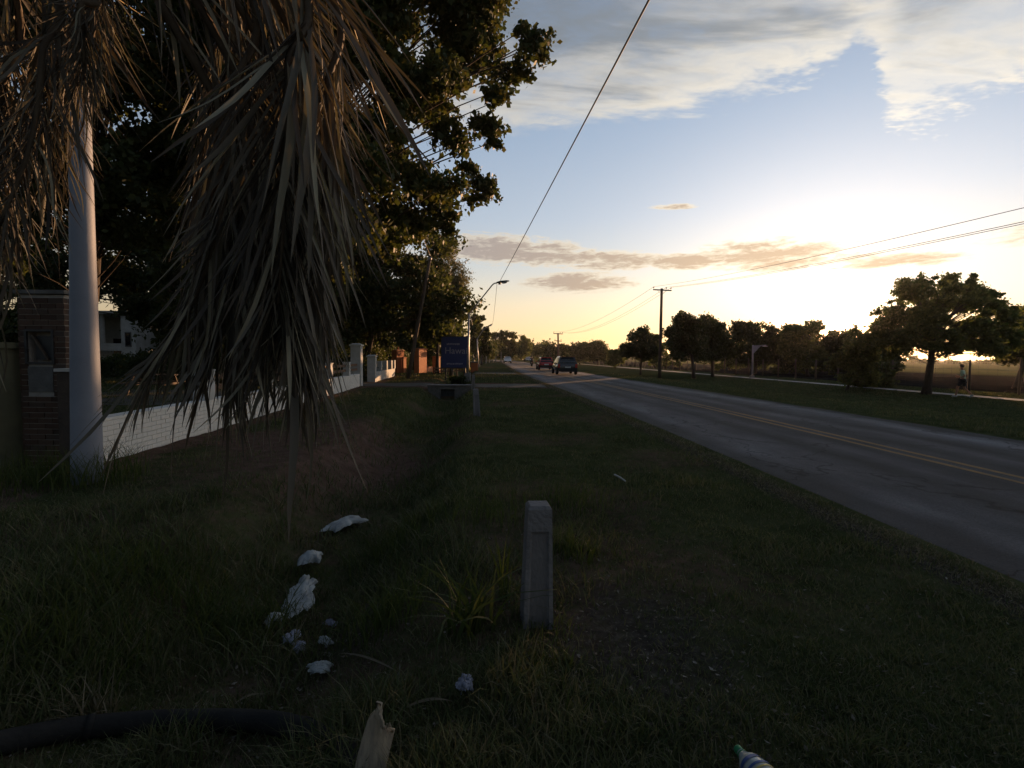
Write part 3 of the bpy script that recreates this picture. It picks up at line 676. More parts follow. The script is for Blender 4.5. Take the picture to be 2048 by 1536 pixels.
# far tree line at the edge of the field (a wood that reads as one mass)
def far_wood():
    r = np.random.default_rng(5); C = []; rad = []
    for k in range(420):
        a = R(r.uniform(3, 62)); dd = r.uniform(330, 520); C.append((dd*math.sin(a), dd*math.cos(a), -.5 + r.uniform(.3, 2.0)*(1+.6*math.sin(a*31)+.4*math.sin(a*77)))); rad.append(r.uniform(1.6, 3.2))
    for k in range(170):
        a = R(r.uniform(-40, 4)); dd = r.uniform(230, 380); C.append((dd*math.sin(a), dd*math.cos(a), r.uniform(1, 7))); rad.append(r.uniform(4, 7))
    o = link('distant_wood', leaves_mesh('distant_wood', C, 1.3, 60, rad, 8, .7), None, M['leaf_dark']); tag(o, 'low dark line of distant trees along the horizon', 'wood', kind='stuff')
far_wood()
# hedge and shrubs
def shrub(name, label, px, py, d, w, h, seed, lm, n=26, ne=130, leaf=.07, group=None, zb=None):
    r = random.Random(seed); b = P(px, py, d)
    b.z = land1(b.x, b.y) if zb is None else zb
    t = thing(name, label, 'shrub', b, group); pts = []
    for k in range(n):
        a = r.uniform(0, 6.28); q = r.random()**.5; pts.append(Vector((math.cos(a)*q*w/2, math.sin(a)*q*w/2*.8, h*(.25+.65*r.random()*(1-.4*q)))))
    mb = MB()
    for p in pts[:14]: mb.tube(limb_curve((p.x*.1, p.y*.1, -.05), p, r, .1), [.018, .015, .012, .01, .008, .004], 5, False)
    mb.build('stems', M['bark'], t, True)
    c = link('foliage', leaves_mesh('foliage', pts, leaf, ne, h*.22+w*.05, seed), t, M[lm]); c['kind'] = 'stuff'
shrub('round_shrub', 'dark round shrub at the foot of the first street lamp', 921, 757, 34.2, 1.3, .95, 201, 'leaf_dark')
for i, (px, d) in enumerate(((888, 60), (908, 63), (926, 61))):
    shrub('golden_shrub', ('golden sunlit shrub under the blue sign, leftmost', 'golden sunlit shrub under the middle of the blue sign', 'golden sunlit shrub under the blue sign, rightmost')[i], px, 740, d, 1.5, 1.0, 210+i, 'leaf_yellow', group='golden shrubs beyond the blue sign')
for i, (px, d, w, h) in enumerate(((330, 27, 4.5, 1.8), (440, 25, 5, 2.0), (560, 27, 5, 2.2), (650, 30, 5, 2.4), (230, 34, 5, 1.6), (120, 30, 5, 1.6), (705, 36, 5, 2.6), (775, 47, 4, 3.0), (850, 56, 4, 3.0))):
    labs = ('dark garden hedge bush left of the hanging frond', 'dark garden hedge bush behind the hanging frond', 'dark garden hedge bush behind the wooden rails', 'dark hedge bush behind the last wall piers', 'dark bush in front of the white house', 'dark bush left of the grey steel pole', 'dark bush behind the tall white gate pillar', 'dark bush above the orange gate pillars', 'dark bush behind the second orange pillar')
    shrub('hedge_bush', labs[i], px, 770, d, w, h, 230+i, 'leaf_dark', 40, 220, .11, 'dark bushes in the garden behind the white wall')

# ------------------------------------------------------------------ left side: pillar, white wall, gates, poles
def rot_line(x0, y0, x1, y1):
    a = Vector((x0, y0, 0)); b = Vector((x1, y1, 0)); d = (b-a).normalized(); return a, d, Vector((d.y, -d.x, 0)), (b-a).length
_bm = {}
def brick_mesh(key, sx, sy, sz):
    if key not in _bm: _bm[key] = MB().box((-sx/2, -sy/2, -sz/2), (sx/2, sy/2, sz/2)).mesh('brick')
    return _bm[key]
def put_brick(key, dims, loc, rz, m, parent, r):
    me = brick_mesh(key, *dims); o = bpy.data.objects.new('brick', me); COL.objects.link(o)
    if not me.materials: me.materials.append(m)
    o.parent = parent; o.location = loc; o.rotation_euler = (r.uniform(-.008, .008), r.uniform(-.008, .008), rz + r.uniform(-.008, .008))
def white_wall():
    rr = random.Random(3)
    y0, y1 = 6.58, 24.7
    p0 = Vector((wall_x(y0), y0, 0)); p1 = Vector((wall_x(y1), y1, 0)); d = (p1-p0).normalized(); rz = math.atan2(d.y, d.x)
    n = Vector((d.y, -d.x, 0)); L_ = (p1-p0).length
    t = thing('garden_wall', 'long low white brick wall with square piers and wooden rails', 'wall', p0)
    base = p0
    th = .22
    def blk(mb, a, b, z0, z1, w0, w1):
        """block between a,b metres along the wall, w0..w1 outwards"""
        q = [p0+d*a+n*w0, p0+d*b+n*w0, p0+d*b+n*w1, p0+d*a+n*w1]
        vs = [Vector((v.x, v.y, z)) for z in (z0, z1) for v in q]
        mb.add(vs, [(0, 1, 2, 3), (7, 6, 5, 4), (0, 4, 5, 1), (1, 5, 6, 2), (2, 6, 7, 3), (3, 7, 4, 0)])
    core = MB(); blk(core, .26, L_, -.3, .585, -th, -.012); core.build('core', M['white_mortar'], t, off=base)
    cap = MB(); blk(cap, .26, L_, .585, .625, -th-.02, .015); cap.build('coping', M['whitewash'], t, off=base)
    bl, bh, cs = .245, .064, .0735
    nearn = 9.4; far_mb = MB()
    for row in range(8):
        z = .0 + row*cs + bh/2
        k = 0; a = .27 - (bl/2+.005)*(row % 2)
        while a < L_-.02:
            a0, a1 = max(a, .262), min(a+bl, L_)
            if a1-a0 > .06:
                if a0 < nearn:
                    c = p0 + d*((a0+a1)/2) + n*(-.016+rr.uniform(-.003, .003)); full = a1-a0 > bl-.01
                    put_brick(('w', full) if full else ('w', round(a1-a0, 3)), (a1-a0, .05, bh), (c.x-base.x, c.y-base.y, z), rz, M['whitewash'], t, rr)
                else:
                    blk(far_mb, a0, a1, z-bh/2, z+bh/2, -.04, .009+rr.uniform(-.003, .003))
            a += bl+.010
    o = far_mb.build('bricks', M['whitewash'], t, off=base); o['kind'] = 'stuff'
    ys = [6.58, 9.87, 13.2, 15.85, 19.2, 22.3]; tops = [1.30, 1.2, 1.2, 1.2, 1.2, 1.2]
    for i, (yy, tp) in enumerate(zip(ys, tops)):
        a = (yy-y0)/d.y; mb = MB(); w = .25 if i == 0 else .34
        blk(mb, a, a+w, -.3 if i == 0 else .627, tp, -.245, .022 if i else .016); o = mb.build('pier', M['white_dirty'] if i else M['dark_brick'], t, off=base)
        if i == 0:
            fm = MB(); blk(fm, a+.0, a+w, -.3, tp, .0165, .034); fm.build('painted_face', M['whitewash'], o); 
        cb = MB(); blk(cb, a-.02, a+w+.02, tp, tp+.04, -.265, .04); cb.build('pier_cap', M['white_dirty'], o)
        for v in cb.v: pass
        bpy.context.view_layer.update()
    # caps were built in place coordinates: shift them into the wall's frame
    for o in t.children:
        for c in o.children:
            if c.name.startswith(('pier_cap', 'painted_face')):
                for v in c.data.vertices: v.co -= base
    for i in range(len(ys)):
        if i == 0: continue
        ya = ys[i]+.36; yb = ys[i+1] if i+1 < len(ys) else 24.7
        for z in (.80, 1.02):
            mb = MB(); a = (ya-y0)/d.y-.05; b_ = (yb-y0)/d.y+.03; blk(mb, a, b_, z, z+.11, -.16, -.115)
            mb.build('rail', M['wood_rail'], t, off=base)
    return d, n
WD, WN = white_wall()
def square_pillar(name, label, x, y, w, dep, h, m, capm, group=None, rz=None, cap=.08, cat='pillar', zb=-.2, ball=False):
    t = thing(name, label, cat, (x, y, 0), group, math.atan2(WD.y, WD.x)-math.pi/2 if rz is None else rz)
    MB().box((-w/2, -dep/2, zb), (w/2, dep/2, h)).build('shaft', m, t)
    mb = MB().box((-w/2-.05, -dep/2-.05, h), (w/2+.05, dep/2+.05, h+cap)); mb.box((-w/2-.01, -dep/2-.01, h+cap), (w/2+.01, dep/2+.01, h+cap+.05), taper=.6); mb.build('cap', capm, t)
    if ball:
        r_ = w*.22; mb = MB().lathe([(.01, h+cap+.04), (r_*.6, h+cap+.07), (r_, h+cap+.07+r_), (r_*.7, h+cap+.07+1.7*r_), (.01, h+cap+.07+2*r_)], 12); mb.build('finial', capm, t, True)
    return t
square_pillar('gate_pillar', 'tall white gate pillar at the far end of the white wall', wall_x(25.0)-.2, 25.0, .48, .55, 2.0, M['white_dirty'], M['white_dirty'], 'white gate pillars')
square_pillar('gate_pillar', 'shorter white gate pillar beyond the driveway opening', wall_x(29.2)-.2, 29.2, .45, .5, 1.45, M['white_dirty'], M['white_dirty'], 'white gate pillars')
def wall_two():
    y0, y1 = 29.55, 37.6; p0 = Vector((wall_x(y0), y0, 0)); p1 = Vector((wall_x(y1), y1, 0))
    t = thing('garden_wall', 'short white wall section beyond the driveway with three piers', 'wall', p0)
    MB().beam((p0.x-.1, p0.y, .2), (p1.x-.1, p1.y, .2), .2, .75).build('core', M['white_dirty'], t, off=p0)
    for yy in (31.3, 33.6, 35.9, 37.5):
        x = wall_x(yy)-.1; MB().box((x-.13, yy-.16, .577), (x+.13, yy+.16, 1.2)).build('pier', M['white_dirty'], t, off=p0)
wall_two()
def brick_pillar():
    rr = random.Random(9); x0, x1, ya, yb, H_ = -6.62, -5.99, 6.72, 7.16, 2.33
    t = thing('meter_pillar', 'red brown brick pillar with a meter niche at the left edge', 'pillar', ((x0+x1)/2, (ya+yb)/2, 0)); bx, by = (x0+x1)/2, (ya+yb)/2
    nx0, nx1, nz0, nz1 = bx-.20, bx+.13, 1.42, 1.83        # niche
    lx0, lx1, lz0, lz1 = bx-.20, bx+.13, 1.02, 1.36        # lower door
    mb = MB(); e = .012
    # core with a real niche: five blocks round the opening
    mb.box((x0+e, ya+.14, -.3), (x1-e, yb-e, H_-.01))
    for lo, hi in (((x0+e, ya+e, -.3), (nx0, ya+.14, H_-.01)), ((nx1, ya+e, -.3), (x1-e, ya+.14, H_-.01)), ((nx0, ya+e, -.3), (nx1, ya+.14, lz0)), ((nx0, ya+e, lz1), (nx1, ya+.14, nz0)), ((nx0, ya+e, nz1), (nx1, ya+.14, H_-.01))): mb.box(lo, hi)
    mb.build('core', M['mortar'], t, off=t.location)
    c = .0735; bh = .064
    for row in range(31):
        z = row*c+bh/2+.005
        if z+bh/2 > H_: break
        a = x0 - (.105 if row % 2 else 0)
        while a < x1-.02:
            a0, a1 = max(a, x0), min(a+.2, x1)
            segs = [(a0, a1)]
            for (q0, q1, w0, w1) in ((nx0, nx1, nz0, nz1), (lx0, lx1, lz0, lz1)):
                if z+bh/2 > w0 and z-bh/2 < w1:
                    ns = []
                    for s0, s1 in segs:
                        if s1 <= q0 or s0 >= q1: ns.append((s0, s1))
                        else:
                            if q0-s0 > .03: ns.append((s0, q0-.004))
                            if s1-q1 > .03: ns.append((q1+.004, s1))
                    segs = ns
            for s0, s1 in segs:
                if s1-s0 > .03: put_brick(('p', round(s1-s0, 3)), (s1-s0, .07, bh), ((s0+s1)/2-bx, ya+.035-by+rr.uniform(-.004, .004), z), 0, M['brick'], t, rr)
            a += .21
        for (s0, s1) in (((ya+.075, ya+.255), (ya+.265, yb)) if row % 2 else ((ya+.075, ya+.16), (ya+.17, ya+.35), (ya+.36, yb))):
            put_brick(('ps', round(s1-s0, 3)), (.07, s1-s0, bh), (x1-.035-bx+rr.uniform(-.004, .004), (s0+s1)/2-by, z), 0, M['brick'], t, rr)
    f = MB(); w = .03; y = ya-.012
    for lo, hi in (((nx0-w, y, nz0-w), (nx1+w, y+.03, nz0)), ((nx0-w, y, nz1), (nx1+w, y+.03, nz1+w)), ((nx0-w, y, nz0), (nx0, y+.03, nz1)), ((nx1, y, nz0), (nx1+w, y+.03, nz1))): f.box(lo, hi)
    fr = f.build('niche_frame', M['dark_metal'], t, off=t.location)
    mt = MB(); mt.box((nx0+.06, ya+.06, nz0+.03), (nx1-.06, ya+.139, nz1-.06)); mt.build('meter_box', M['dark_metal'], t, off=t.location)
    MB().beam((nx0+.05, ya+.03, nz1-.05), (nx1-.08, ya+.03, nz0+.03), .02, .03, (0, 1, 0)).build('loose_bar', M['wood_grey'], t, off=t.location)
    MB().box((lx0, ya-.004, lz0), (lx1, ya+.02, lz1)).build('lower_door', M['concrete_dark'], t, off=t.location)
    MB().box((x0-.03, ya-.03, H_), (x1+.03, yb+.03, H_+.05)).build('cap', M['concrete_dark'], t, off=t.location)
brick_pillar()
def left_column():
    x, y = -6.93, 6.70
    t = thing('gate_post', 'pale plastered post at the very left edge of the view', 'post', (x, y, 0))
    MB().box((-.2, -.18, -.2), (.2, .18, 1.6)).build('shaft', M['olive_plaster'], t); MB().box((-.24, -.22, 1.6), (.24, .22, 1.68)).build('cap', M['olive_plaster'], t)
left_column()
def steel_pole():
    b = P(175, 960, 6.0); b.z = land1(b.x, b.y); tp = P(160, 250, 6.05)
    axis = (tp-b).normalized()
    t = thing('utility_pole', 'thick tapered grey steel pole beside the white wall', 'pole', b)
    n = 14; pts = [b+axis*(-.3+ i*9.3/n) for i in range(n+1)]
    MB().tube(pts, [.163-.115*i/n for i in range(n+1)], 28).build('shaft', M['steel_grey'], t, True, b)
    MB().beam(b+axis*8.6-Vector((.5, 0, 0)), b+axis*8.6+Vector((.5, 0, 0)), .08, .08).build('crossarm', M['dark_metal'], t, off=b)
    return b+axis*8.6
steel_top = steel_pole()
def leaning_pole():
    b = Vector((-7.0, 33.6, 0)); tp = P(861, 512, 33.2)
    t = thing('leaning_pole', 'leaning old timber pole with cable tied to its top', 'pole', b)
    MB().tube([b+(tp-b)*k for k in (-.02, .25, .5, .75, 1.0)], [.14, .13, .12, .11, .095], 10).build('shaft', M['wood_grey'], t, True, b)
    MB().tube([tp+(b-tp)*.012, tp+(b-tp)*.030], .115, 10).build('wire_band', M['galv'], t, True, b)
    return tp
lean_top = leaning_pole()
# orange gate beyond
def gp(px, py): p = P(px, py, 10); r = ray(px, py); k = (0-EYE)/r.z; return Vector((0, 0, EYE))+r*k
for i, (px, top, w, ln, lab, m) in enumerate(((796, 1.95, .5, 1.3, 'orange brick gate pillar directly beyond the white wall', 'orange_brick'), (808, 1.3, .2, .5, 'thin sunlit orange post left of the leaning pole', 'orange_paint'), (841, 2.1, .5, 1.5, 'brightest orange gate pillar right of the leaning pole', 'orange_paint'), (873, 1.4, .35, .9, 'small orange pillar beside the blue sign', 'orange_paint'))):
    p = gp(px, 745.5); square_pillar('orange_pillar', lab, p.x, p.y, w, ln, top, M[m], M['orange_brick'], 'orange gate pillars', rz=-.30, ball=(i in (0,)))
p0, p1 = gp(848, 744), gp(872, 742)
t = thing('low_wall', 'low sunlit orange wall between the two orange pillars', 'wall', p0)
MB().beam((p0.x, p0.y, .12), (p1.x, p1.y, .12), .22, .6).build('wall_body', M['orange_paint'], t, off=p0)
MB().beam((p0.x, p0.y, .45), (p1.x, p1.y, .45), .28, .06).build('coping', M['orange_brick'], t, off=p0)
def rail_fence():
    a, b = gp(868, 749), gp(928, 748); t = thing('rail_fence', 'low brown wooden rail fence below the blue sign', 'fence', a)
    for k in range(5):
        p = a.lerp(b, k/4); MB().box((p.x-.05, p.y-.05, -.2), (p.x+.05, p.y+.05, .62)).build('post', M['wood_rail'], t, off=a)
    for z in (.28, .52): MB().beam((a.x, a.y-.07, z), (b.x, b.y-.07, z), .04, .11).build('rail', M['wood_rail'], t, off=a)
rail_fence()
p = gp(949, 741); square_pillar('meter_pillar', 'small brown brick pillar on the verge behind the first street lamp', p.x, p.y, .75, .5, .85, M['orange_brick'], M['concrete_dark'], rz=0)
# ---- white house in the garden
def house():
    o = Vector((-38, 44, 0)); t = thing('house', 'white single storey house with a dark veranda behind the garden', 'house', o)
    x0 = P(40, 700, 44).x-o.x; x1 = P(272, 700, 44).x-o.x; zr = P(250, 628, 44).z
    w = M['white_dirty']
    MB().box((x0, 3, -.2), (x1, 10, zr)).build('wall', w, t)
    MB().box((x0-.3, -.3, zr), (x1+.2, 10.3, zr+.25)).build('roof', M['white_dirty'], t)
    ex0 = P(243, 700, 44).x-o.x
    MB().box((ex0, 0, -.2), (x1, 2.997, zr-.003)).build('end_wall', w, t)
    MB().box((x0, 0, 1.75), (ex0-.003, .18, 2.4)).build('parapet', w, t)
    for k in range(4):
        cx = x0+.5+k*(ex0-x0)/4; MB().box((cx-.14, 0.0, 2.403), (cx+.14, .25, zr-.003)).build('veranda_post', w, t)
    for k in range(3):
        cx = x0+1.6+k*2.4
        f = MB().box((cx-.6, 2.93, 1.0), (cx+.6, 2.997, 3.0)).build('window', w, t); MB().box((cx-.5, 2.915, 1.1), (cx+.5, 2.928, 2.9)).build('pane', M['glass_dark'], f)
    f = MB().box((ex0+.35, -.04, 2.1), (x1-.35, -.002, 3.4)).build('window', M['concrete_dark'], t); MB().box((ex0+.42, -.055, 2.2), (x1-.42, -.042, 3.3)).build('pane', M['glass_dark'], f)
house()
def picnic():
    b = P(308, 752, 19.); b.z = 0; t = thing('picnic_table', 'old wooden picnic table on the lawn behind the wall', 'table', b, rz=.25)
    for k in range(4): MB().box((-.8, -.33+k*.17, .72), (.8, -.18+k*.17, .76)).build('plank', M['wood_grey'], t)
    for s in (-1, 1):
        MB().box((-.8, s*.72-.12, .43), (.8, s*.72+.12, .47)).build('bench_plank', M['wood_grey'], t)
        mb = MB(); mb.beam((s*.6, -.75, 0), (s*.6, -.2, .72), .08, .05); mb.beam((s*.6, .75, 0), (s*.6, .2, .72), .08, .05); mb.beam((s*.6, -.8, .4), (s*.6, .8, .4), .05, .08); mb.build('leg_frame', M['wood_grey'], t)
picnic()

# ------------------------------------------------------------------ street lamps, cables, utility poles
def arc(a, b, c, n=6):
    a, b, c = Vector(a), Vector(b), Vector(c); return [a*(1-t)**2+b*2*t*(1-t)+c*t*t for t in [i/n for i in range(n+1)]]
def street_lamp(label, base, joint, elbow, head, sc=1., plinth=True):
    t = thing('street_lamp', label, 'street lamp', base, 'street lamps on the left verge'); b = Vector(base); j, e, h = Vector(joint), Vector(elbow), Vector(head)
    MB().tube([b-Vector((0, 0, .1)), b.lerp(j, .5), j], [.085*sc, .075*sc, .062*sc], 12).build('pole', M['galv'], t, True, b)
    d = (h-e).normalized(); a0 = h-d*.9*sc
    arm = [j-(j-b).normalized()*.12, j] + [j.lerp(e, k) for k in (.3, .6, .9)] + arc(j.lerp(e, .92), e, e.lerp(a0, .5), 4) + [a0+d*.1]
    MB().tube(arm, .042*sc, 10).build('arm', M['galv'], t, True, b)
    x = Vector((0, 0, 1)); s = d.cross(x).normalized(); u = s.cross(d)
    Mx = Matrix(((s.x, d.x, u.x, a0.x), (s.y, d.y, u.y, a0.y), (s.z, d.z, u.z, a0.z), (0, 0, 0, 1)))
    hb = MB()
    prof = [(.0, .05, .05), (.12, .10, .09), (.35, .15, .11), (.7, .15, .085), (.88, .09, .05), (.92, .02, .02)]
    k0 = len(hb.v); rings = []
    for (yy, ww, hh) in prof:
        ring = []
        for q in range(10):
            tq = 2*math.pi*q/10; zq = math.sin(tq)*hh*sc; zq = max(zq, -.02*sc); ring.append(Mx @ Vector((math.cos(tq)*ww*sc, yy*sc, zq)))
        rings += ring
    fs = [(i*10+q, (i+1)*10+q, (i+1)*10+(q+1) % 10, i*10+(q+1) % 10) for i in range(5) for q in range(10)]
    hb.add(rings, fs); hd = hb.build('lamp_head', M['dark_metal'], t, True, b)
    gb = MB(); gb.lathe([(.14*sc, 0), (.13*sc, -.05*sc), (.08*sc, -.09*sc), (.005, -.10*sc)], 12, Mx @ Matrix.Translation((0, .58*sc, -.022*sc)) @ Matrix.Diagonal((.9, 1.5, 1, 1)))
    gb.build('diffuser', M['headlight'], t, True, b)
    MB().box((-.07*sc, .16*sc, -.13*sc), (.07*sc, .32*sc, -.022*sc), Mx).build('control_gear', M['dark_metal'], t, off=b)
    MB().tube([j-Vector((0, 0, .1)), j+Vector((.12, -.02, -.3)), j+Vector((.25, -.02, -.75))], .02*sc, 6).build('brace', M['galv'], t, True, b)
    if plinth: MB().box((-.22, -.22, -.2), (.22, .22, .38), taper=.85).build('plinth', M['concrete'], t)
    return a0
b1 = gp(935, 757); dl = b1.y
lamp1_head = street_lamp('nearest street lamp with a curved arm beside the blue sign', b1, P(938, 628, dl), P(987, 567, dl-.6), P(1018, 562, dl-.9))
b2 = gp(957, 733); d2 = b2.y
lamp2_head = street_lamp('second street lamp farther along the verge', b2, P(954, 678, d2), P(968, 658, d2-.5), P(985, 648, d2-.8), 1.15)
b3 = gp(980, 724); d3 = b3.y
lamp3_head = street_lamp('third street lamp, small in front of the rounded grove', b3, P(980, 690, d3), P(988, 679, d3), P(998, 674, d3), 1.6)
def cable(name, label, a, b, sag, r=.012, n=24, group=None, m='black_cable'):
    a, b = Vector(a), Vector(b); pts = [a.lerp(b, i/n)-Vector((0, 0, 4*sag*(i/n)*(1-i/n))) for i in range(n+1)]
    o = MB().tube(pts, r, 6).build(name, M[m], None, True, off=None); tag(o, label, 'cable', group); return o
ca = P(1290, 0, 7.0); ce = P(1000, 562, dl-.7); cdir = (ca-ce)
cable('overhead_cable', 'long black cable from the nearest lamp up over the viewer', ce, ce+cdir*1.9, .10, .016)
cable('overhead_cable', 'thin slack cable between the first and second street lamps', P(994, 568, dl-.6), P(985, 648, d2-.8), .35, .014)
cable('overhead_cable', 'yellowish cable from the leaning pole up past the palm', lean_top, lean_top+(P(757, 175, 13.)-lean_top)*1.75, .35, .017, m='straw_cable') if False else None
M['cable_tan'] = mat('tan_cable', (.30, .22, .09), (.22, .16, .07), 4, .6)  # one tan tone for the leaning pole cable and service cables
cable('overhead_cable', 'tan cable from the leaning pole top up past the palm', lean_top, lean_top+(P(757, 175, 13.)-lean_top)*1.6, .5, .016, m='cable_tan')
cable('guy_wire', 'slack wire from the leaning pole top down towards the blue sign', lean_top+Vector((0, 0, -.1)), P(905, 655, 37), .2, .012)
for k, (q, lab) in enumerate((((270, 20, 9.), 'upper service cable crossing the sky gap at the top left'), ((215, 75, 9.), 'lower service cable crossing the dark tree at the top left'))):
    a = P(*q); b = (P(378, 92, 12.), P(330, 180, 12.))[k]; cable('service_cable', lab, a+(a-b)*.4, b+(b-a)*.8, .02, .008, m='cable_tan')
def h_pole(label, base, top, w, second=False, sc=1.):
    t = thing('utility_pole', label, 'utility pole', base, 'utility poles on the right verge'); b, tp = Vector(base), Vector(top)
    MB().tube([b-Vector((0, 0, .15)), b.lerp(tp, .33), b.lerp(tp, .66), tp], [.17*sc, .155*sc, .14*sc, .12*sc], 12).build('shaft', M['wood_grey'], t, True, b)
    ax = Vector((1, -.12, -.06)).normalized(); z0 = tp-Vector((0, 0, .18)); ins = []
    def arm(c, ww, pts):
        c = c - Vector((0, .19*sc, 0))
        a = MB().beam(c-ax*ww/2, c+ax*ww/2, .09*sc, .11*sc).build('crossarm', M['dark_metal'], t, off=b)
        mb = MB(); 
        for s in (-1, 1): mb.beam(c+ax*s*ww*.25+Vector((0, .05, -.04)), c+Vector((0, .06, -.45)), .02, .02)
        mb.build('arm_brace', M['dark_metal'], t, off=b)
        for q in pts:
            p = c+ax*ww/2*q+Vector((0, 0, .05)); k = sc
            MB().lathe([(.012, 0), (.012, .10*k), (.045*k, .11*k), (.06*k, .15*k), (.045*k, .18*k), (.055*k, .21*k), (.03*k, .25*k), (.002, .26*k)], 10, Matrix.Translation(p)).build('insulator', M['ceramic'], t, True, b); ins.append(p+Vector((0, 0, .24*k)))
    arm(z0, w, (-.92, .42, .94))
    if second: arm(tp-Vector((0, 0, (tp-b).length*.25)), w*.8, (-.8, .8))
    return ins
bb = P(1319, 756, 49.); bb.z = land1(bb.x, bb.y)
insA = h_pole('near utility pole with a crossarm between the two dark trees', bb, P(1323.5, 577, 49.2), 1.75)
b2_ = P(1117, 728, 118.); b2_.z = -.3
insB = h_pole('far utility pole with two crossarms right of the dark car', b2_, P(1116, 666, 118.), 2.2, True, 1.5)
for k, (t2, lab) in enumerate((((2048, 386, 17.), 'top wire running from the near utility pole to the upper right'), ((2048, 414, 17.), 'middle wire from the near utility pole to the upper right'), ((2048, 419, 17.6), 'lowest wire from the near utility pole to the upper right'))):
    a = insA[k]; e = P(*t2); cable('power_line', lab, a, a+(e-a)*1.5, .55, .012, 30, 'power lines on the right')
    cable('power_line', ('outer', 'middle', 'inner')[k]+' far wire sagging between the two utility poles', insA[k], insB[k], 1.6 if k else 1.3, .014, 24, 'power lines between the utility poles')
# transformer on a post in the trees
def transformer():
    d = 39.; b = P(903, 750, d); b.z = 0; t = thing('transformer_pole', 'grey transformer drum on a post hidden in the trees above the blue sign', 'transformer', b)
    MB().tube([b-Vector((0, 0, .1)), Vector((b.x, b.y, P(903, 615, d).z))], [.14, .11], 10).build('post', M['concrete_dark'], t, True, b)
    c = P(903, 636, d-.45); z0 = c.z-.48
    MB().lathe([(.02, z0), (.30, z0), (.34, z0+.05), (.34, z0+.85), (.36, z0+.87), (.36, z0+.92), (.25, z0+.98), (.02, z0+1.0)], 18, Matrix.Translation((c.x, c.y, 0))).build('tank', M['galv'], t, True, b)
    for s in (-.15, .15): MB().lathe([(.04, z0+.97), (.06, z0+1.02), (.035, z0+1.06), (.055, z0+1.1), (.02, z0+1.2)], 8, Matrix.Translation((c.x+s, c.y, 0))).build('bushing', M['ceramic'], t, True, b)
transformer()
# blue board
def blue_sign():
    d = 36.5; x0 = P(883, 700, d).x; x1 = P(938, 700, d).x; z0 = P(910, 735, d).z; z1 = P(910, 674, d).z; cx = (x0+x1)/2
    t = thing('sign_board', 'faded blue sign board with pale lettering on two legs', 'sign', (cx, d, 0))
    w, h = (x1-x0)/2, z1-z0
    MB().box((-w, 0, z0), (w, .06, z1)).build('panel', M['blue_sign'], t)
    fr = MB(); 
    for lo, hi in (((-w-.04, -.02, z1), (w+.04, .08, z1+.05)), ((-w-.04, -.02, z0-.05), (w+.04, .08, z0)), ((-w-.04, -.02, z0), (-w, .08, z1)), ((w, -.02, z0), (w+.04, .08, z1))): fr.box(lo, hi)
    fr.build('frame', M['dark_metal'], t)
    for s in (-.7, .7): MB().box((w*s-.05, .085, -.2), (w*s+.05, .185, z1-.1)).build('leg', M['dark_metal'], t)
    def text(s, size, x, z, name='lettering'):
        cu = bpy.data.curves.new(name, 'FONT'); cu.body = s; cu.size = size; cu.align_x = 'CENTER'; cu.align_y = 'CENTER'; cu.extrude = .004
        o = bpy.data.objects.new(name, cu); COL.objects.link(o); bpy.context.view_layer.update()
        me = bpy.data.meshes.new_from_object(o.evaluated_get(bpy.context.evaluated_depsgraph_get())); bpy.data.objects.remove(o)
        q = link(name, me, t, M['sign_print']); q.rotation_euler = (math.pi/2, 0, 0); q.location = (x, -.006, z)
    text('Hawai', h*.30, .06, z0+h*.545)
    r = random.Random(2)
    for zc, a, b, hh in ((z0+h*.77, -.62, .28, .075), (z0+h*.12, -.62, .55, .07)):    # two lines of small print, too worn to read
        mb = MB(); x = a*w
        while x < b*w:
            ww = r.uniform(.04, .09); mb.box((x, -.006, zc-hh*r.uniform(.5, 1)), (x+ww, -.001, zc+hh*r.uniform(.5, 1))); x += ww+r.uniform(.02, .04)
        mb.build('worn_print', M['sign_print'], t)
blue_sign()

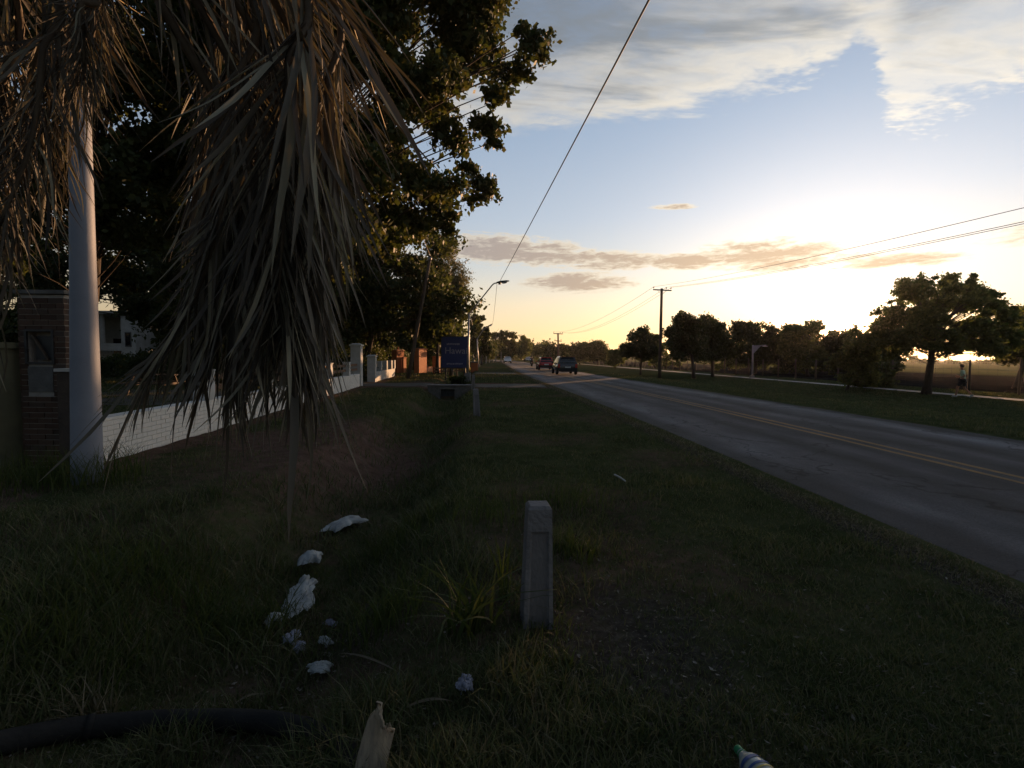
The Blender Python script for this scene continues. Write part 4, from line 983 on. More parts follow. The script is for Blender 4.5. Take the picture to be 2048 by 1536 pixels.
# ------------------------------------------------------------------ concrete marker posts, culvert
def marker_post(label, p, h=.74, tilt=(0, 0), rz=0.):
    t = thing('marker_post', label, 'post', p, 'concrete marker posts along the verge', rz); t.rotation_euler = (tilt[0], tilt[1], rz)
    w0, w1 = .093, .068; rec = .013; mb = MB(); H_ = h; z0 = -.25
    def w(z): return w0+(w1-w0)*max(0, z)/H_
    # tapered shaft with a recessed face towards the road's near end
    zs = [z0, 0., H_-.125, H_-.018]
    ring = lambda z: [(-w(z), -w(z)), (w(z), -w(z)), (w(z), w(z)), (-w(z), w(z))]
    vs = []
    a = .72
    za, zb = .0, H_*.80
    def q(x, y, z): vs.append((x, y, z)); return len(vs)-1
    fs = []
    bot = [q(x, y, z0) for x, y in ring(z0)]; top = [q(x, y, H_-.018) for x, y in ring(H_)]
    wt = w1-.014; cap = [q(x, y, H_) for x, y in ((-wt, -wt), (wt, -wt), (wt, wt), (-wt, wt))]
    fs += [(bot[1], bot[2], top[2], top[1]), (bot[2], bot[3], top[3], top[2]), (bot[3], bot[0], top[0], top[3])]
    fs += [(top[i], top[(i+1) % 4], cap[(i+1) % 4], cap[i]) for i in range(4)] + [tuple(cap)]
    fa = [q(-w(0)*a, -w(0), z0+.001), q(w(0)*a, -w(0), z0+.001), q(w(zb)*a, -w(zb), zb), q(-w(zb)*a, -w(zb), zb)]
    ia = [q(-w(0)*a+.01, -w(0)+rec, z0+.001), q(w(0)*a-.01, -w(0)+rec, z0+.001), q(w(zb)*a-.012, -w(zb)+rec, zb-.02), q(-w(zb)*a+.012, -w(zb)+rec, zb-.02)]
    fs += [(bot[0], fa[0], fa[3], top[0]), (fa[1], bot[1], top[1], fa[2]), (fa[3], fa[2], top[1], top[0]), (bot[0], bot[1], fa[1], fa[0])]
    fs += [(fa[0], ia[0], ia[3], fa[3]), (ia[1], fa[1], fa[2], ia[2]), (fa[3], ia[3], ia[2], fa[2])]
    mb.add(vs, fs); mb.build('shaft', M['concrete'], t)
    MB().add([vs[i] for i in ia], [(0, 1, 2, 3)]).build('recessed_panel', M['concrete_mottled'], t)
    return t
for i, (px, py, dd, lab) in enumerate(((1072, 1243, 2.84, 'nearest concrete marker post with a recessed dark face'), (954, 832, 12.9, 'second concrete marker post farther along the verge'), (946, 778, 23.4, 'third small concrete marker post beside the culvert'))):
    p = P(px, py, dd); p.z = land1(p.x, p.y); marker_post(lab, p, .70, ((0, .01), (.02, -.06), (0, .03))[i], (.10, .16, .1)[i])
def culvert():
    y = 24.0; x = float(ditch_x(y)); t = thing('culvert_headwall', 'grey concrete culvert headwall where the ditch goes under the driveway', 'culvert', (x, y, 0))
    x0, x1 = -.95, 1.15; zt = .10
    mb = MB(); mb.box((x0, 0, -.75), (-.34, .25, zt-.16)); mb.box((.34, 0, -.75), (x1, .25, zt-.16)); mb.box((x0, 0, zt-.157), (x1, .25, zt)); mb.box((-.337, .0, -.05), (.337, .25, zt-.16)); mb.build('headwall', M['concrete_dark'], t)
    MB().box((-.337, .2, -.8), (.337, .245, -.053)).build('mouth_shade_plate', M['dark_metal'], t)  # solid dark plate standing in for the shade inside the culvert
    MB().box((x0-.05, -.06, zt+.003), (x1+.05, .4, zt+.07)).build('slab', M['concrete'], t)
culvert()

# ------------------------------------------------------------------ right verge: fence and small lamp
def fence():
    t0 = Vector((float(fence_x(14)), 14, -.45)); t = thing('wire_fence', 'long wire fence on timber posts beyond the footpath', 'fence', t0)
    me = MB().tube([(0, 0, -.3), (0, 0, .8), (0, 0, 2.05)], [.075, .068, .06], 8).mesh('post', True); me.materials.append(M['wood_grey'])
    ys = np.arange(14, 150, 3.0); rr = random.Random(4)
    for y in ys:
        o = bpy.data.objects.new('post', me); COL.objects.link(o); o.parent = t
        o.location = (float(fence_x(y))-t0.x, y-t0.y, 0); o.rotation_euler = (rr.uniform(-.03, .03), rr.uniform(-.03, .03), rr.uniform(0, 6)); o.scale = (1, 1, rr.uniform(.93, 1.04))
    for z in (.25, .55, .85, 1.15, 1.45, 1.8):
        MB().tube([Vector((float(fence_x(y))-.07, y, -.45+z-.02*(k % 2))) for k, y in enumerate(ys)], .006, 4).build('wire', M['dark_metal'], t, off=t0)
    mb = MB()
    for k, y in enumerate(np.arange(14, 90, .6)):
        x = float(fence_x(y))-.075; mb.tube([(x, y, -.45), (x, y, 1.33)], .004, 3, False)
    mb.build('stay_wires', M['dark_metal'], t, off=t0)['kind'] = 'stuff'
fence()
def path_lamp():
    b = P(1504, 757, 51.5); b.z = -.45; tp = P(1506, 690, 51.5); t = thing('path_lamp', 'pale post with a side arm beside the footpath', 'lamp', b)
    MB().box((b.x-.28, b.y-.28, b.z-.2), (b.x+.28, b.y+.28, b.z+.30), taper=.55).build('plinth', M['concrete'], t, off=b)
    MB().tube([b, tp], [.10, .08], 12).build('post', M['steel_grey'], t, True, b)
    a = tp-Vector((0, 0, .12)); e = a+Vector((1.25, -.2, .10)); MB().beam(a, e, .10, .12).build('arm', M['steel_grey'], t, off=b)
    mb = MB(); mb.add([a+Vector((0, -.02, 0)), a+Vector((.75, -.14, .04)), a+Vector((0, -.02, -.85)), a+Vector((0, .02, 0)), a+Vector((.75, -.10, .04)), a+Vector((0, .02, -.85))], [(0, 2, 1), (3, 4, 5), (0, 1, 4, 3), (1, 2, 5, 4), (2, 0, 3, 5)]); mb.build('gusset', M['steel_grey'], t, off=b)
    MB().box((e.x-.35, e.y-.1, e.z-.14), (e.x+.1, e.y+.1, e.z-.062)).build('lamp_head', M['white_dirty'], t, off=b)
path_lamp()

# ------------------------------------------------------------------ vehicles
def loft(mb, st, n=12, sq=.55):
    """rounded box cross-sections along y: st = (y, z0, z1, halfwidth)"""
    k = len(mb.v)
    for (y, z0, z1, w) in st:
        for j in range(n):
            a = 2*math.pi*(j+.5)/n; c, s = math.cos(a), math.sin(a)
            x = math.copysign(abs(c)**sq, c)*w; z = (z0+z1)/2+math.copysign(abs(s)**sq, s)*(z1-z0)/2
            mb.v.append((x, y, z))
    m = len(st)
    for i in range(m-1):
        for j in range(n):
            j2 = (j+1) % n; mb.f.append((k+i*n+j, k+i*n+j2, k+(i+1)*n+j2, k+(i+1)*n+j)); mb.mi.append(0)
    mb.f.append(tuple(k+j for j in reversed(range(n)))); mb.f.append(tuple(k+(m-1)*n+j for j in range(n))); mb.mi += [0, 0]
def car(name, label, cat, base, rz, paint, L_=4.1, H_=1.5, W_=.87, group='cars on the road', bumper='bumper'):
    t = thing(name, label, cat, base, group, rz); h = L_/2
    b = MB(); bz = H_*.60; sill = .24
    loft(b, [(-h, .42, bz-.14, W_*.80), (-h+.06, .32, bz-.04, W_*.93), (-h+.35, sill, bz, W_), (0, sill, bz, W_), (h-.9, sill, bz-.02, W_), (h-.25, .28, bz-.18, W_*.95), (h-.03, .36, bz-.32, W_*.82), (h, .42, bz-.36, W_*.72)], 16, .40)
    body = b.build('body', M[paint], t, True)
    c = MB(); k = len(c.v)
    # cabin: bottom ring at the belt, top ring at the roof
    yb0, yb1 = -h+.10, h-1.15; yt0, yt1 = -h+.42, h-1.95
    low = [(-W_*.95, yb0), (W_*.95, yb0), (W_*.95, yb1), (-W_*.95, yb1)]; hi = [(-W_*.74, yt0), (W_*.74, yt0), (W_*.74, yt1), (-W_*.74, yt1)]
    zr = H_-.06
    rings = [[(x, y, bz-.06) for x, y in low], [(x*.7+X*.3, y*.7+Y*.3, bz+(zr-bz)*.35) for (x, y), (X, Y) in zip(low, hi)], [(x, y, zr) for x, y in hi], [(x*.9, (y-(yt0+yt1)/2)*.93+(yt0+yt1)/2, H_) for x, y in hi]]
    vs = [v for r_ in rings for v in r_]; fs = []
    for i in range(3):
        for j in range(4): fs.append((i*4+j, i*4+(j+1) % 4, (i+1)*4+(j+1) % 4, (i+1)*4+j))
    fs.append((12, 13, 14, 15)); c.add(vs, fs); cab = c.build('roof', M[paint], t)
    def panel(nm, face, u0, u1, v0, v1, m, off=.012, par=t):
        A, B_, C_, D = [Vector(p) for p in face]; q = lambda u, v: (A.lerp(B_, u)).lerp(D.lerp(C_, u), v)
        p = [q(u0, v0), q(u1, v0), q(u1, v1), q(u0, v1)]; nn = (p[1]-p[0]).cross(p[3]-p[0]).normalized()
        o = MB().add([v+nn*off for v in p]+[v-nn*.02 for v in p], [(0, 1, 2, 3), (0, 4, 5, 1), (1, 5, 6, 2), (2, 6, 7, 3), (3, 7, 4, 0)]).build(nm, m, par); return o
    lowz = [Vector((x, y, bz)) for x, y in low]; hiz = [Vector((x, y, zr)) for x, y in hi]
    G = M['glass_dark']
    panel('rear_window', (lowz[0], lowz[1], hiz[1], hiz[0]), .07, .93, .06, .90, G); panel('windscreen', (lowz[2], lowz[3], hiz[3], hiz[2]), .05, .95, .05, .93, G)
    for f in ((lowz[1], lowz[2], hiz[2], hiz[1]), (lowz[3], lowz[0], hiz[0], hiz[3])):
        inv = f[0].x < 0
        for u0, u1 in (((.10, .36), (.40, .64), (.68, .93)) if not inv else ((.07, .32), (.36, .60), (.64, .90))): panel('side_window', f, u0, u1, .10, .88, G)
    for s in (-1, 1):
        MB().box((s*W_*.84-.11, -h-.012, bz-.34), (s*W_*.84+.07, -h+.12, bz-.02)).build('tail_lamp', M['tail'], t)
        MB().box((s*W_*.66-.16, h-.17, bz-.46), (s*W_*.66+.16, h-.02, bz-.30)).build('headlight', M['headlight'], t)
        MB().box((s*(W_+.09)-.09, yb1-.42, bz+.02), (s*(W_+.09)+.09, yb1-.3, bz+.15)).build('wing_mirror', M[paint], t)
    MB().box((-W_*.90, -h-.07, .30), (W_*.90, -h+.1, .56)).build('rear_bumper', M[bumper], t); MB().box((-W_*.84, h-.08, .26), (W_*.84, h+.05, .50)).build('front_bumper', M[bumper], t)
    MB().box((-.24, -h-.085, .60), (.24, -h-.0, .71)).build('number_plate', M['plate'], t)
    MB().box((-.26, h+.052, .33), (.26, h+.062, .44)).build('number_plate', M['plate'], t)
    MB().box((-W_*.6, yt0-.16, H_-.05), (W_*.6, yt0+.1, H_-.005)).build('roof_spoiler', M[paint], t)
    for s in (-1, 1):
        for yy in (-h+.78, h-.80):
            Mx = Matrix.Translation((s*(W_-.07), yy, .325)) @ Matrix.Rotation(math.pi/2*s, 4, 'Y')
            w = MB().lathe([(.20, -.10), (.31, -.10), (.325, -.07), (.325, .07), (.31, .10), (.20, .10)], 20, Mx).build('wheel', M['tyre'], t, True)
            rim = MB(); rim.lathe([(.205, .06), (.195, .085), (.05, .075), (.002, .09)], 12, Mx); rim.build('rim', M['alloy'], w)
    return t
def on_road(px, py, dx=0.):
    p = gp(px, py); p.z = .006; p.x += dx; return p
hd = lambda y: math.atan(.04)   # the road bears slightly left
p = on_road(1128, 748); car('dark_suv', 'dark grey hatchback driving away, nearest car on the road', 'car', p, .055, 'paint_dark', 4.15, 1.58, .90)
p = on_road(1089, 739.5); car('red_car', 'red hatchback driving away just ahead of the dark car', 'car', p, .055, 'paint_red', 3.9, 1.50, .86)
p = on_road(1015, 724.5); p.x = float(xl(p.y))+1.9; p = P(1015, 724.5, 118); p.z = .01; car('white_car', 'white car coming towards the viewer far down the road', 'car', p, math.pi+.04, 'paint_white', 4.2, 1.5, .87)
p = P(1056, 722, 165.); p.z = .01; car('white_car', 'tiny white car at the far bend of the road', 'car', p, math.pi+.1, 'paint_white', 4.2, 1.5, .87)

def skinned(name, nodes, edges, m, parent, levels=1, root=0):
    me = bpy.data.meshes.new(name); me.from_pydata([n[0] for n in nodes], edges, []); o = bpy.data.objects.new(name, me); COL.objects.link(o)
    o.modifiers.new('skin', 'SKIN'); 
    for i, n in enumerate(nodes):
        r = n[1] if isinstance(n[1], tuple) else (n[1], n[1]); sv = me.skin_vertices[0].data[i]; sv.radius = r; sv.use_root = (i == root)
    s = o.modifiers.new('sub', 'SUBSURF'); s.levels = levels; s.render_levels = levels
    bpy.context.view_layer.update()
    m2 = bpy.data.meshes.new_from_object(o.evaluated_get(bpy.context.evaluated_depsgraph_get())); bpy.data.objects.remove(o)
    m2.polygons.foreach_set('use_smooth', [True]*len(m2.polygons)); m2.name = name; m2.materials.clear()
    return link(name, m2, parent, m)
def figure(label, base, rz, pose, top_m, bot_m, sc=1., helmet=None, long_legs=False):
    t = thing('person', label, 'person', base, None, rz); t.scale = (sc, sc, sc); J = pose
    N_ = [(J['pelvis'], (.125, .10)), (J['waist'], (.115, .085)), (J['chest'], (.135, .095)), (J['neck'], (.052, .055)), (J['head0'], (.070, .082)), (J['head1'], (.074, .092)), (J['head2'], (.05, .06))]
    E_ = [(0, 1), (1, 2), (2, 3), (3, 4), (4, 5), (5, 6)]
    for s in 'LR':
        k = len(N_); N_ += [(J['hip'+s], .092), (J['knee'+s], .058), (J['calf'+s], .054), (J['ankle'+s], .036), (J['toe'+s], (.040, .026))]; E_ += [(0, k), (k, k+1), (k+1, k+2), (k+2, k+3), (k+3, k+4)]
        k = len(N_); N_ += [(J['sho'+s], .056), (J['elb'+s], .040), (J['wri'+s], .027), (J['hand'+s], (.036, .020))]; E_ += [(2, k), (k, k+1), (k+1, k+2), (k+2, k+3)]
    body = skinned('body', N_, E_, M['skin'], t)
    sh = [(J['waist'], (.14, .11)), (J['chest'], (.158, .118)), (J['neckb'], (.075, .07)), (J['pelvis'], (.15, .125))]; e = [(0, 1), (1, 2), (0, 3)]
    for s in 'LR':
        k = len(sh); mid = Vector(J['sho'+s]).lerp(Vector(J['elb'+s]), .75); sh += [(J['sho'+s], .075), (tuple(mid), .062)]; e += [(1, k), (k, k+1)]
    skinned('shirt', sh, e, M[top_m], t)
    so = [(J['pelvis'], (.148, .122))]; e = []
    for s in 'LR':
        k = len(so); mid = Vector(J['hip'+s]).lerp(Vector(J['knee'+s]), .85 if not long_legs else 1.0); so += [(J['hip'+s], .115), (tuple(mid), .088)]; e += [(0, k), (k, k+1)]
        if long_legs: so += [(J['ankle'+s], .055)]; e += [(k+1, k+2)]
    skinned('trousers' if long_legs else 'shorts', so, e, M[bot_m], t)
    h1 = Vector(J['head1']); 
    hm = MB(); 
    for i in range(7):
        pass
    prof = [(.097*math.sin(a), .115*math.cos(a)) for a in [i*math.pi*.62/7 for i in range(8)]]
    prof = [(max(r_, .002), z) for r_, z in prof]
    MB().lathe(prof, 14, Matrix.Translation(h1+Vector((0, -.012, .012))) @ Matrix.Rotation(.35, 4, 'X')).build('helmet' if helmet else 'hair', M[helmet or 'hair'], t, True)
    f = MB(); c = h1+Vector((0, .085, -.03)); f.add([c+Vector((-.014, 0, -.02)), c+Vector((.014, 0, -.02)), c+Vector((0, .026, -.02)), c+Vector((0, 0, .03))], [(0, 1, 2), (0, 2, 3), (2, 1, 3), (1, 0, 3)]); f.build('nose', M['skin'], t)
    for s in 'LR':
        w, hnd = Vector(J['wri'+s]), Vector(J['hand'+s]); d = (hnd-w).normalized(); sd = d.cross(Vector((1, 0, 0))).normalized(); mb = MB()
        for q, l in ((-.026, .055), (-.009, .066), (.009, .07), (.026, .062)):
            a = hnd+sd*q+d*.01; mb.tube([a, a+d*l*.5-Vector((0, 0, .008)), a+d*l*.8-Vector((0, 0, .03))], [.009, .0085, .007], 6)
        a = w+sd*.03+d*.03; mb.tube([a, a+sd*.022+d*.025, a+sd*.02+d*.05], [.011, .010, .008], 6); mb.build('fingers', M['skin'], t, True)
        a, to = Vector(J['ankle'+s]), Vector(J['toe'+s]); d = (to-a); mb = MB(); mb.tube([a+Vector((0, -.06, -.035)), a+d*.3+Vector((0, 0, -.0)), to+Vector((0, 0, .005)), to+d*.25], [.042, .052, .046, .022], 8); mb.build('shoe', M['shoe'], t, True)
    return t
walk = dict(pelvis=(0, 0, .93), waist=(0, .01, 1.08), chest=(0, .04, 1.28), neckb=(0, .05, 1.42), neck=(0, .06, 1.47), head0=(0, .08, 1.55), head1=(0, .085, 1.62), head2=(0, .08, 1.68),
    hipL=(-.09, .01, .88), kneeL=(-.09, .20, .52), calfL=(-.09, .19, .38), ankleL=(-.09, .24, .10), toeL=(-.10, .36, .05),
    hipR=(.09, -.01, .88), kneeR=(.09, -.06, .49), calfR=(.09, -.17, .38), ankleR=(.09, -.36, .18), toeR=(.09, -.29, .05),
    shoL=(-.185, .04, 1.36), elbL=(-.24, -.10, 1.12), wriL=(-.20, .10, 1.06), handL=(-.18, .17, 1.07),
    shoR=(.185, .04, 1.36), elbR=(.25, .0, 1.11), wriR=(.19, .20, 1.09), handR=(.16, .27, 1.11))
p = P(1924, 798, 26.2); p.z = -.41
figure('walker in a pale green shirt and dark shorts on the footpath', p, R(38), walk, 'shirt', 'shorts', 1.02)
ride = dict(pelvis=(0, -.25, .86), waist=(0, -.20, 1.0), chest=(0, -.06, 1.22), neckb=(0, .0, 1.36), neck=(0, .03, 1.40), head0=(0, .06, 1.48), head1=(0, .07, 1.55), head2=(0, .06, 1.62),
    hipL=(-.1, -.22, .84), kneeL=(-.2, .18, .72), calfL=(-.2, .12, .58), ankleL=(-.19, -.02, .32), toeL=(-.19, .12, .28), hipR=(.1, -.22, .84), kneeR=(.2, .18, .72), calfR=(.2, .12, .58), ankleR=(.19, -.02, .32), toeR=(.19, .12, .28),
    shoL=(-.2, -.04, 1.30), elbL=(-.30, .16, 1.12), wriL=(-.32, .38, 1.03), handL=(-.32, .45, 1.02), shoR=(.2, -.04, 1.30), elbR=(.30, .16, 1.12), wriR=(.32, .38, 1.03), handR=(.32, .45, 1.02))
def motorbike():
    p = P(1063.5, 732.5, 79.); p.z = .008; t = thing('motorcycle', 'small dark motorcycle ridden ahead of the red car', 'motorcycle', p, None, .06)
    for y in (-.62, .66):
        w = MB().lathe([(.20, -.05), (.27, -.05), (.30, -.02), (.30, .02), (.27, .05), (.20, .05)], 18, Matrix.Translation((0, y, .30)) @ Matrix.Rotation(math.pi/2, 4, 'Y')).build('wheel', M['tyre'], t, True)
        mb = MB(); 
        for k in range(6): a = k*math.pi/3; mb.beam((0, y, .30), (0, y+.21*math.cos(a), .30+.21*math.sin(a)), .02, .02)
        mb.build('rim', M['alloy'], w)
    mb = MB(); mb.tube([(0, -.62, .30), (0, -.2, .45), (0, .25, .5), (0, .42, .85)], .035, 8); mb.box((-.12, -.15, .30), (.12, .25, .55)); mb.build('frame', M['dark_metal'], t)
    mb = MB(); loft(mb, [(-.02, .66, .80, .10), (.15, .64, .88, .14), (.36, .70, .86, .09)], 10, .7); mb.build('fuel_tank', M['paint_dark'], t, True)
    mb = MB(); loft(mb, [(-.75, .74, .80, .08), (-.55, .70, .80, .12), (0, .70, .77, .11)], 10, .6); mb.build('saddle', M['bumper'], t, True)
    mb = MB(); mb.tube([(-.36, .40, 1.0), (0, .48, .95), (.36, .40, 1.0)], .016, 6); mb.tube([(0, .42, .95), (.06, .66, .30)], .025, 6); mb.tube([(0, .42, .95), (-.06, .66, .30)], .025, 6); mb.build('handlebar', M['galv'], t, True)
    MB().box((-.07, -.86, .66), (.07, -.78, .74)).build('tail_lamp', M['tail'], t); MB().lathe([(.02, 0), (.085, .02), (.09, .08), (.03, .12)], 12, Matrix.Translation((0, .50, .84)) @ Matrix.Rotation(-math.pi/2, 4, 'X')).build('headlight', M['headlight'], t, True)
    figure('rider in a dark jacket and helmet on the small motorcycle', p, .06, ride, 'jacket', 'shorts', 1., 'bumper', True)
motorbike()

# ------------------------------------------------------------------ the palm with its hanging dead fronds
def catmull(pts, n=40):
    pts = [Vector(p) for p in pts]; q = [pts[0]*2-pts[1]]+pts+[pts[-1]*2-pts[-2]]; out = []
    m = len(pts)-1
    for i in range(n+1):
        f = i/n*m; k = min(int(f), m-1); t = f-k; a, b, c, d = q[k:k+4]
        out.append(.5*((2*b)+(c-a)*t+(2*a-5*b+4*c-d)*t*t+(3*b-a-3*c+d)*t**3))
    return out
def leaflet_mesh(k, r, frayed=0):
    """dry leaflet one metre long along +Y: folded, twisted, drooping strip"""
    n = 7; V = []; tw = r.uniform(-1.1, 1.1); bend = r.uniform(-.10, .24); sidew = r.uniform(-.13, .13); w0 = r.choice((.006, .008, .010, .012, .015, .019, .023)); ph = r.uniform(0, 6); cu = .012
    if frayed: n = 10; tw *= 3.2; bend = r.uniform(-.1, .45); sidew = r.uniform(-.28, .28); cu = .045; w0 *= .8
    for i in range(n+1):
        t = i/n; w = w0*(.55+1.2*t)*(1-t**2.2)+.0012 if t < 1 else .0012
        a = tw*t; c = Vector((sidew*t*t+cu*math.sin(ph+7*t)*t, t*(1-.06*bend), -bend*t*t+cu*math.sin(ph*2+6*t)*t)); s = Vector((math.cos(a), 0, math.sin(a))); u = Vector((-math.sin(a), 0, math.cos(a)))
        V += [c-s*w+u*w*.45, c, c+s*w+u*w*.45]
    q = []
    for i in range(n):
        for j in (0, 1): q.append((i*3+j, i*3+j+1, i*3+j+4, i*3+j+3))
    me = np_mesh('leaflet', [tuple(v) for v in V], quads=q, smooth=True); me.materials.append(M['palm_dry']); return me
def palm():
    r = random.Random(12); base = Vector((-2.7, .25, land1(-2.7, .25))); C = Vector((-2.55, .45, 4.35))
    t = thing('palm_tree', 'palm with long dry brown fronds hanging down on the left', 'palm tree', base)
    tr = MB(); n = 26; tr.tube([base-Vector((0, 0, .2)) + (C-base)*(i/n) for i in range(n+1)], [.26*(1.25 if i < 2 else 1)-.05*i/n + (.018 if i % 2 else -.012) for i in range(n+1)], 18)
    tr.build('trunk', M['bark'], t, True, base)
    vs = [leaflet_mesh(k, r) for k in range(16)]; vf = [leaflet_mesh(k, r, 1) for k in range(14)]
    rest = []   # (matrix, mesh) beyond the individually built ones
    fr = [  # photo pixels + distance of the rachis, leaflet length at the top / at the tip, count per side, individually built?
        ([(578, -90, 2.0), (576, 130, 2.0), (570, 340, 2.05), (563, 500, 2.1), (556, 610, 2.15)], .86, .42, 96, 1, .52, 0),
        ([(480, -60, 2.2), (468, 180, 2.2), (450, 380, 2.2), (418, 520, 2.2), (372, 640, 2.2)], .50, .42, 44, 1, .26, 0),
        ([(640, -60, 2.2), (655, 180, 2.25), (650, 380, 2.3), (632, 560, 2.3)], .60, .52, 46, 1, .36, 0),
        ([(535, -60, 2.5), (528, 260, 2.5), (518, 440, 2.5), (500, 590, 2.5)], .74, .50, 190, 0, .48, 0),
        ([(450, -60, 2.5), (440, 220, 2.5), (428, 420, 2.5), (398, 560, 2.5)], .50, .42, 120, 0, .28, 0),
        ([(600, 100, 2.4), (600, 360, 2.4), (592, 540, 2.4), (578, 660, 2.4)], .62, .55, 160, 0, .42, 0),
        ([(500, 200, 2.3), (490, 420, 2.3), (474, 560, 2.3), (455, 650, 2.3)], .55, .50, 150, 0, .40, 0),
        ([(425, -80, 2.6), (415, 150, 2.6), (400, 380, 2.6)], .42, .40, 60, 0, .26, 0),
        ([(80, -90, 2.0), (85, 110, 2.0), (60, 290, 2.0), (0, 450, 2.0)], .50, .36, 46, 1, .60, 1),
        ([(185, -100, 2.1), (190, 0, 2.1), (182, 80, 2.1), (166, 160, 2.1)], .28, .24, 40, 1, .60, 1),
        ([(10, -60, 2.3), (0, 200, 2.3), (-40, 440, 2.3)], .60, .45, 100, 0, .6, 1),
        ([(130, -90, 2.35), (125, 90, 2.35), (90, 260, 2.35)], .48, .40, 100, 0, .55, 1),
        ([(500, 330, 2.35), (460, 500, 2.35), (390, 640, 2.35), (300, 740, 2.35)], .36, .30, 90, 0, .38, 0),
        ([(640, 300, 2.5), (640, 500, 2.5), (620, 660, 2.5)], .50, .50, 80, 0, .40, 0),
        ([(150, -90, 1.95), (160, 10, 1.95), (166, 80, 1.98), (168, 130, 2.0)], .24, .18, 60, 0, .5, 1),
        ([(172, -110, 2.2), (176, -30, 2.2), (172, 50, 2.2), (165, 110, 2.2)], .26, .20, 70, 0, .45, 1),
        ([(-60, -60, 2.2), (-70, 200, 2.2), (-90, 420, 2.2)], .60, .45, 36, 0, .7, 0)]
    labels = ['frontmost dead frond with a long herringbone of leaflets', 'dead frond curving to the lower left', 'dead frond at the right of the hanging bunch with long pale tips', None, None, None, None, None, 'frayed frond at the left edge', 'short frayed frond in front of the steel pole', None, None, None, None, None, None, None]
    count = 0
    for fi, (pp, l0, l1, nn, ind, spread, fray) in enumerate(fr):
        w = [P(*q) for q in pp]; st = w[0]; mid = C.lerp(st, .55)+Vector((0, 0, .45))
        rc = catmull([C, mid]+w, 60); 
        fo = MB().tube(rc, [.030-.024*(i/60)**.7 for i in range(61)], 6).build('dead_frond', M['palm_rachis'], t, True, base)
        if labels[fi]: fo['label'] = labels[fi]
        i0 = int(60/(len(pp)+1)*1.55)
        segs = []
        for k in range(nn):
            f = i0+(60-i0)*(k+.5)/nn; a = int(f); p = rc[a].lerp(rc[min(60, a+1)], f-a); tg = (rc[min(60, a+1)]-rc[max(0, a-1)]).normalized()
            for s in (-1, 1):
                fr_ = (f-i0)/(60-i0); segs.append((p, tg, s, (l0*(1-fr_)+l1*fr_)*r.uniform(.7, 1.2), spread))
        for k in range(22): segs.append((rc[60].lerp(rc[57], r.random()), (rc[60]-rc[55]).normalized(), r.choice((-1, 1)), l1*r.choice((.5, .7, .8, .9, 1.0, 1.1, 1.3, 1.9)), .30))
        for (p, tg, s, ln, sp) in segs:
            view = Vector((p.x, p.y, 0)).normalized(); sd = tg.cross(view).normalized()*s
            d = (tg + sd*sp*r.uniform(.5, 1.25) + view*r.uniform(-.35, .25) + Vector((0, 0, -.2))).normalized()
            nrm = (Vector((0, 0, 1))-d*d.z); 
            if nrm.length < .1: nrm = view*-1
            nrm = (nrm.normalized() + view*-r.uniform(.2, 1.2) + sd*r.uniform(-.4, .4)).normalized(); x = d.cross(nrm).normalized(); z = x.cross(d)
            mx = Matrix(((x.x*ln, d.x*ln, z.x*ln, p.x-base.x), (x.y*ln, d.y*ln, z.y*ln, p.y-base.y), (x.z*ln, d.z*ln, z.z*ln, p.z-base.z), (0, 0, 0, 1)))
            me = r.choice(vf if fray and r.random() < .8 else vs)
            if ind and count < 300 and (r.random() < .72 or ln > .5):
                o = bpy.data.objects.new('leaflet', me); COL.objects.link(o); o.parent = fo; o.matrix_local = mx; count += 1
            else: rest.append((mx, me))
    V = []; Q = []; k = 0
    cache = {}
    for mx, me in rest:
        if me.name not in cache:
            co = np.zeros(len(me.vertices)*3, np.float32); me.vertices.foreach_get('co', co); q = np.zeros(len(me.loops), np.int32); me.loops.foreach_get('vertex_index', q); cache[me.name] = (co.reshape(-1, 3), q.reshape(-1, 4))
        co, q = cache[me.name]; A = np.array(mx); V.append(co @ A[:3, :3].T + A[:3, 3]); Q.append(q+k); k += len(co)
    o = link('leaflets', np_mesh('leaflets', np.concatenate(V), quads=np.concatenate(Q), smooth=True), t, M['palm_dry']); o['kind'] = 'stuff'
    # live crown above and behind the viewer's head
    for k in range(24):
        a = 2.399*k; e = R(r.uniform(5, 60)); L_ = r.uniform(2.3, 3.1)
        if math.cos(a-R(30)) > .2 and False: continue
        d = Vector((math.sin(a), math.cos(a), 0)); pts = [C+d*L_*q*math.cos(e)+Vector((0, 0, math.sin(e)*L_*q-.95*q*q)) for q in (0, .25, .5, .75, 1)]
        rc = catmull(pts, 30); V = []; Q = []
        for i in range(3, 31):
            tg = (rc[min(30, i+1)]-rc[i-1]).normalized()
            for s in (-1, 1):
                sd = tg.cross(Vector((0, 0, 1))).normalized()*s; ln = .52*math.sin(math.pi*(i/30*.8+.15)); p = rc[i]; dd = (sd+tg*.7+Vector((0, 0, -.15))).normalized(); ww = tg*.016; q0 = len(V)
                V += [p-ww, p+ww, p+dd*ln*.6+ww*1.2-Vector((0, 0, .04)), p+dd*ln*.6-ww*1.2-Vector((0, 0, .04)), p+dd*ln-Vector((0, 0, .14)), p+dd*ln-Vector((0, 0, .14))+ww*.1]; Q += [(q0, q0+1, q0+2, q0+3), (q0+3, q0+2, q0+5, q0+4)]
        o = link('live_frond', np_mesh('live_frond', [tuple(v-base) for v in V], quads=Q), t, M['palm_green'])
        MB().tube(rc, [.02-.016*i/30 for i in range(31)], 5).build('rachis', M['palm_rachis'], o, True, base)
palm()

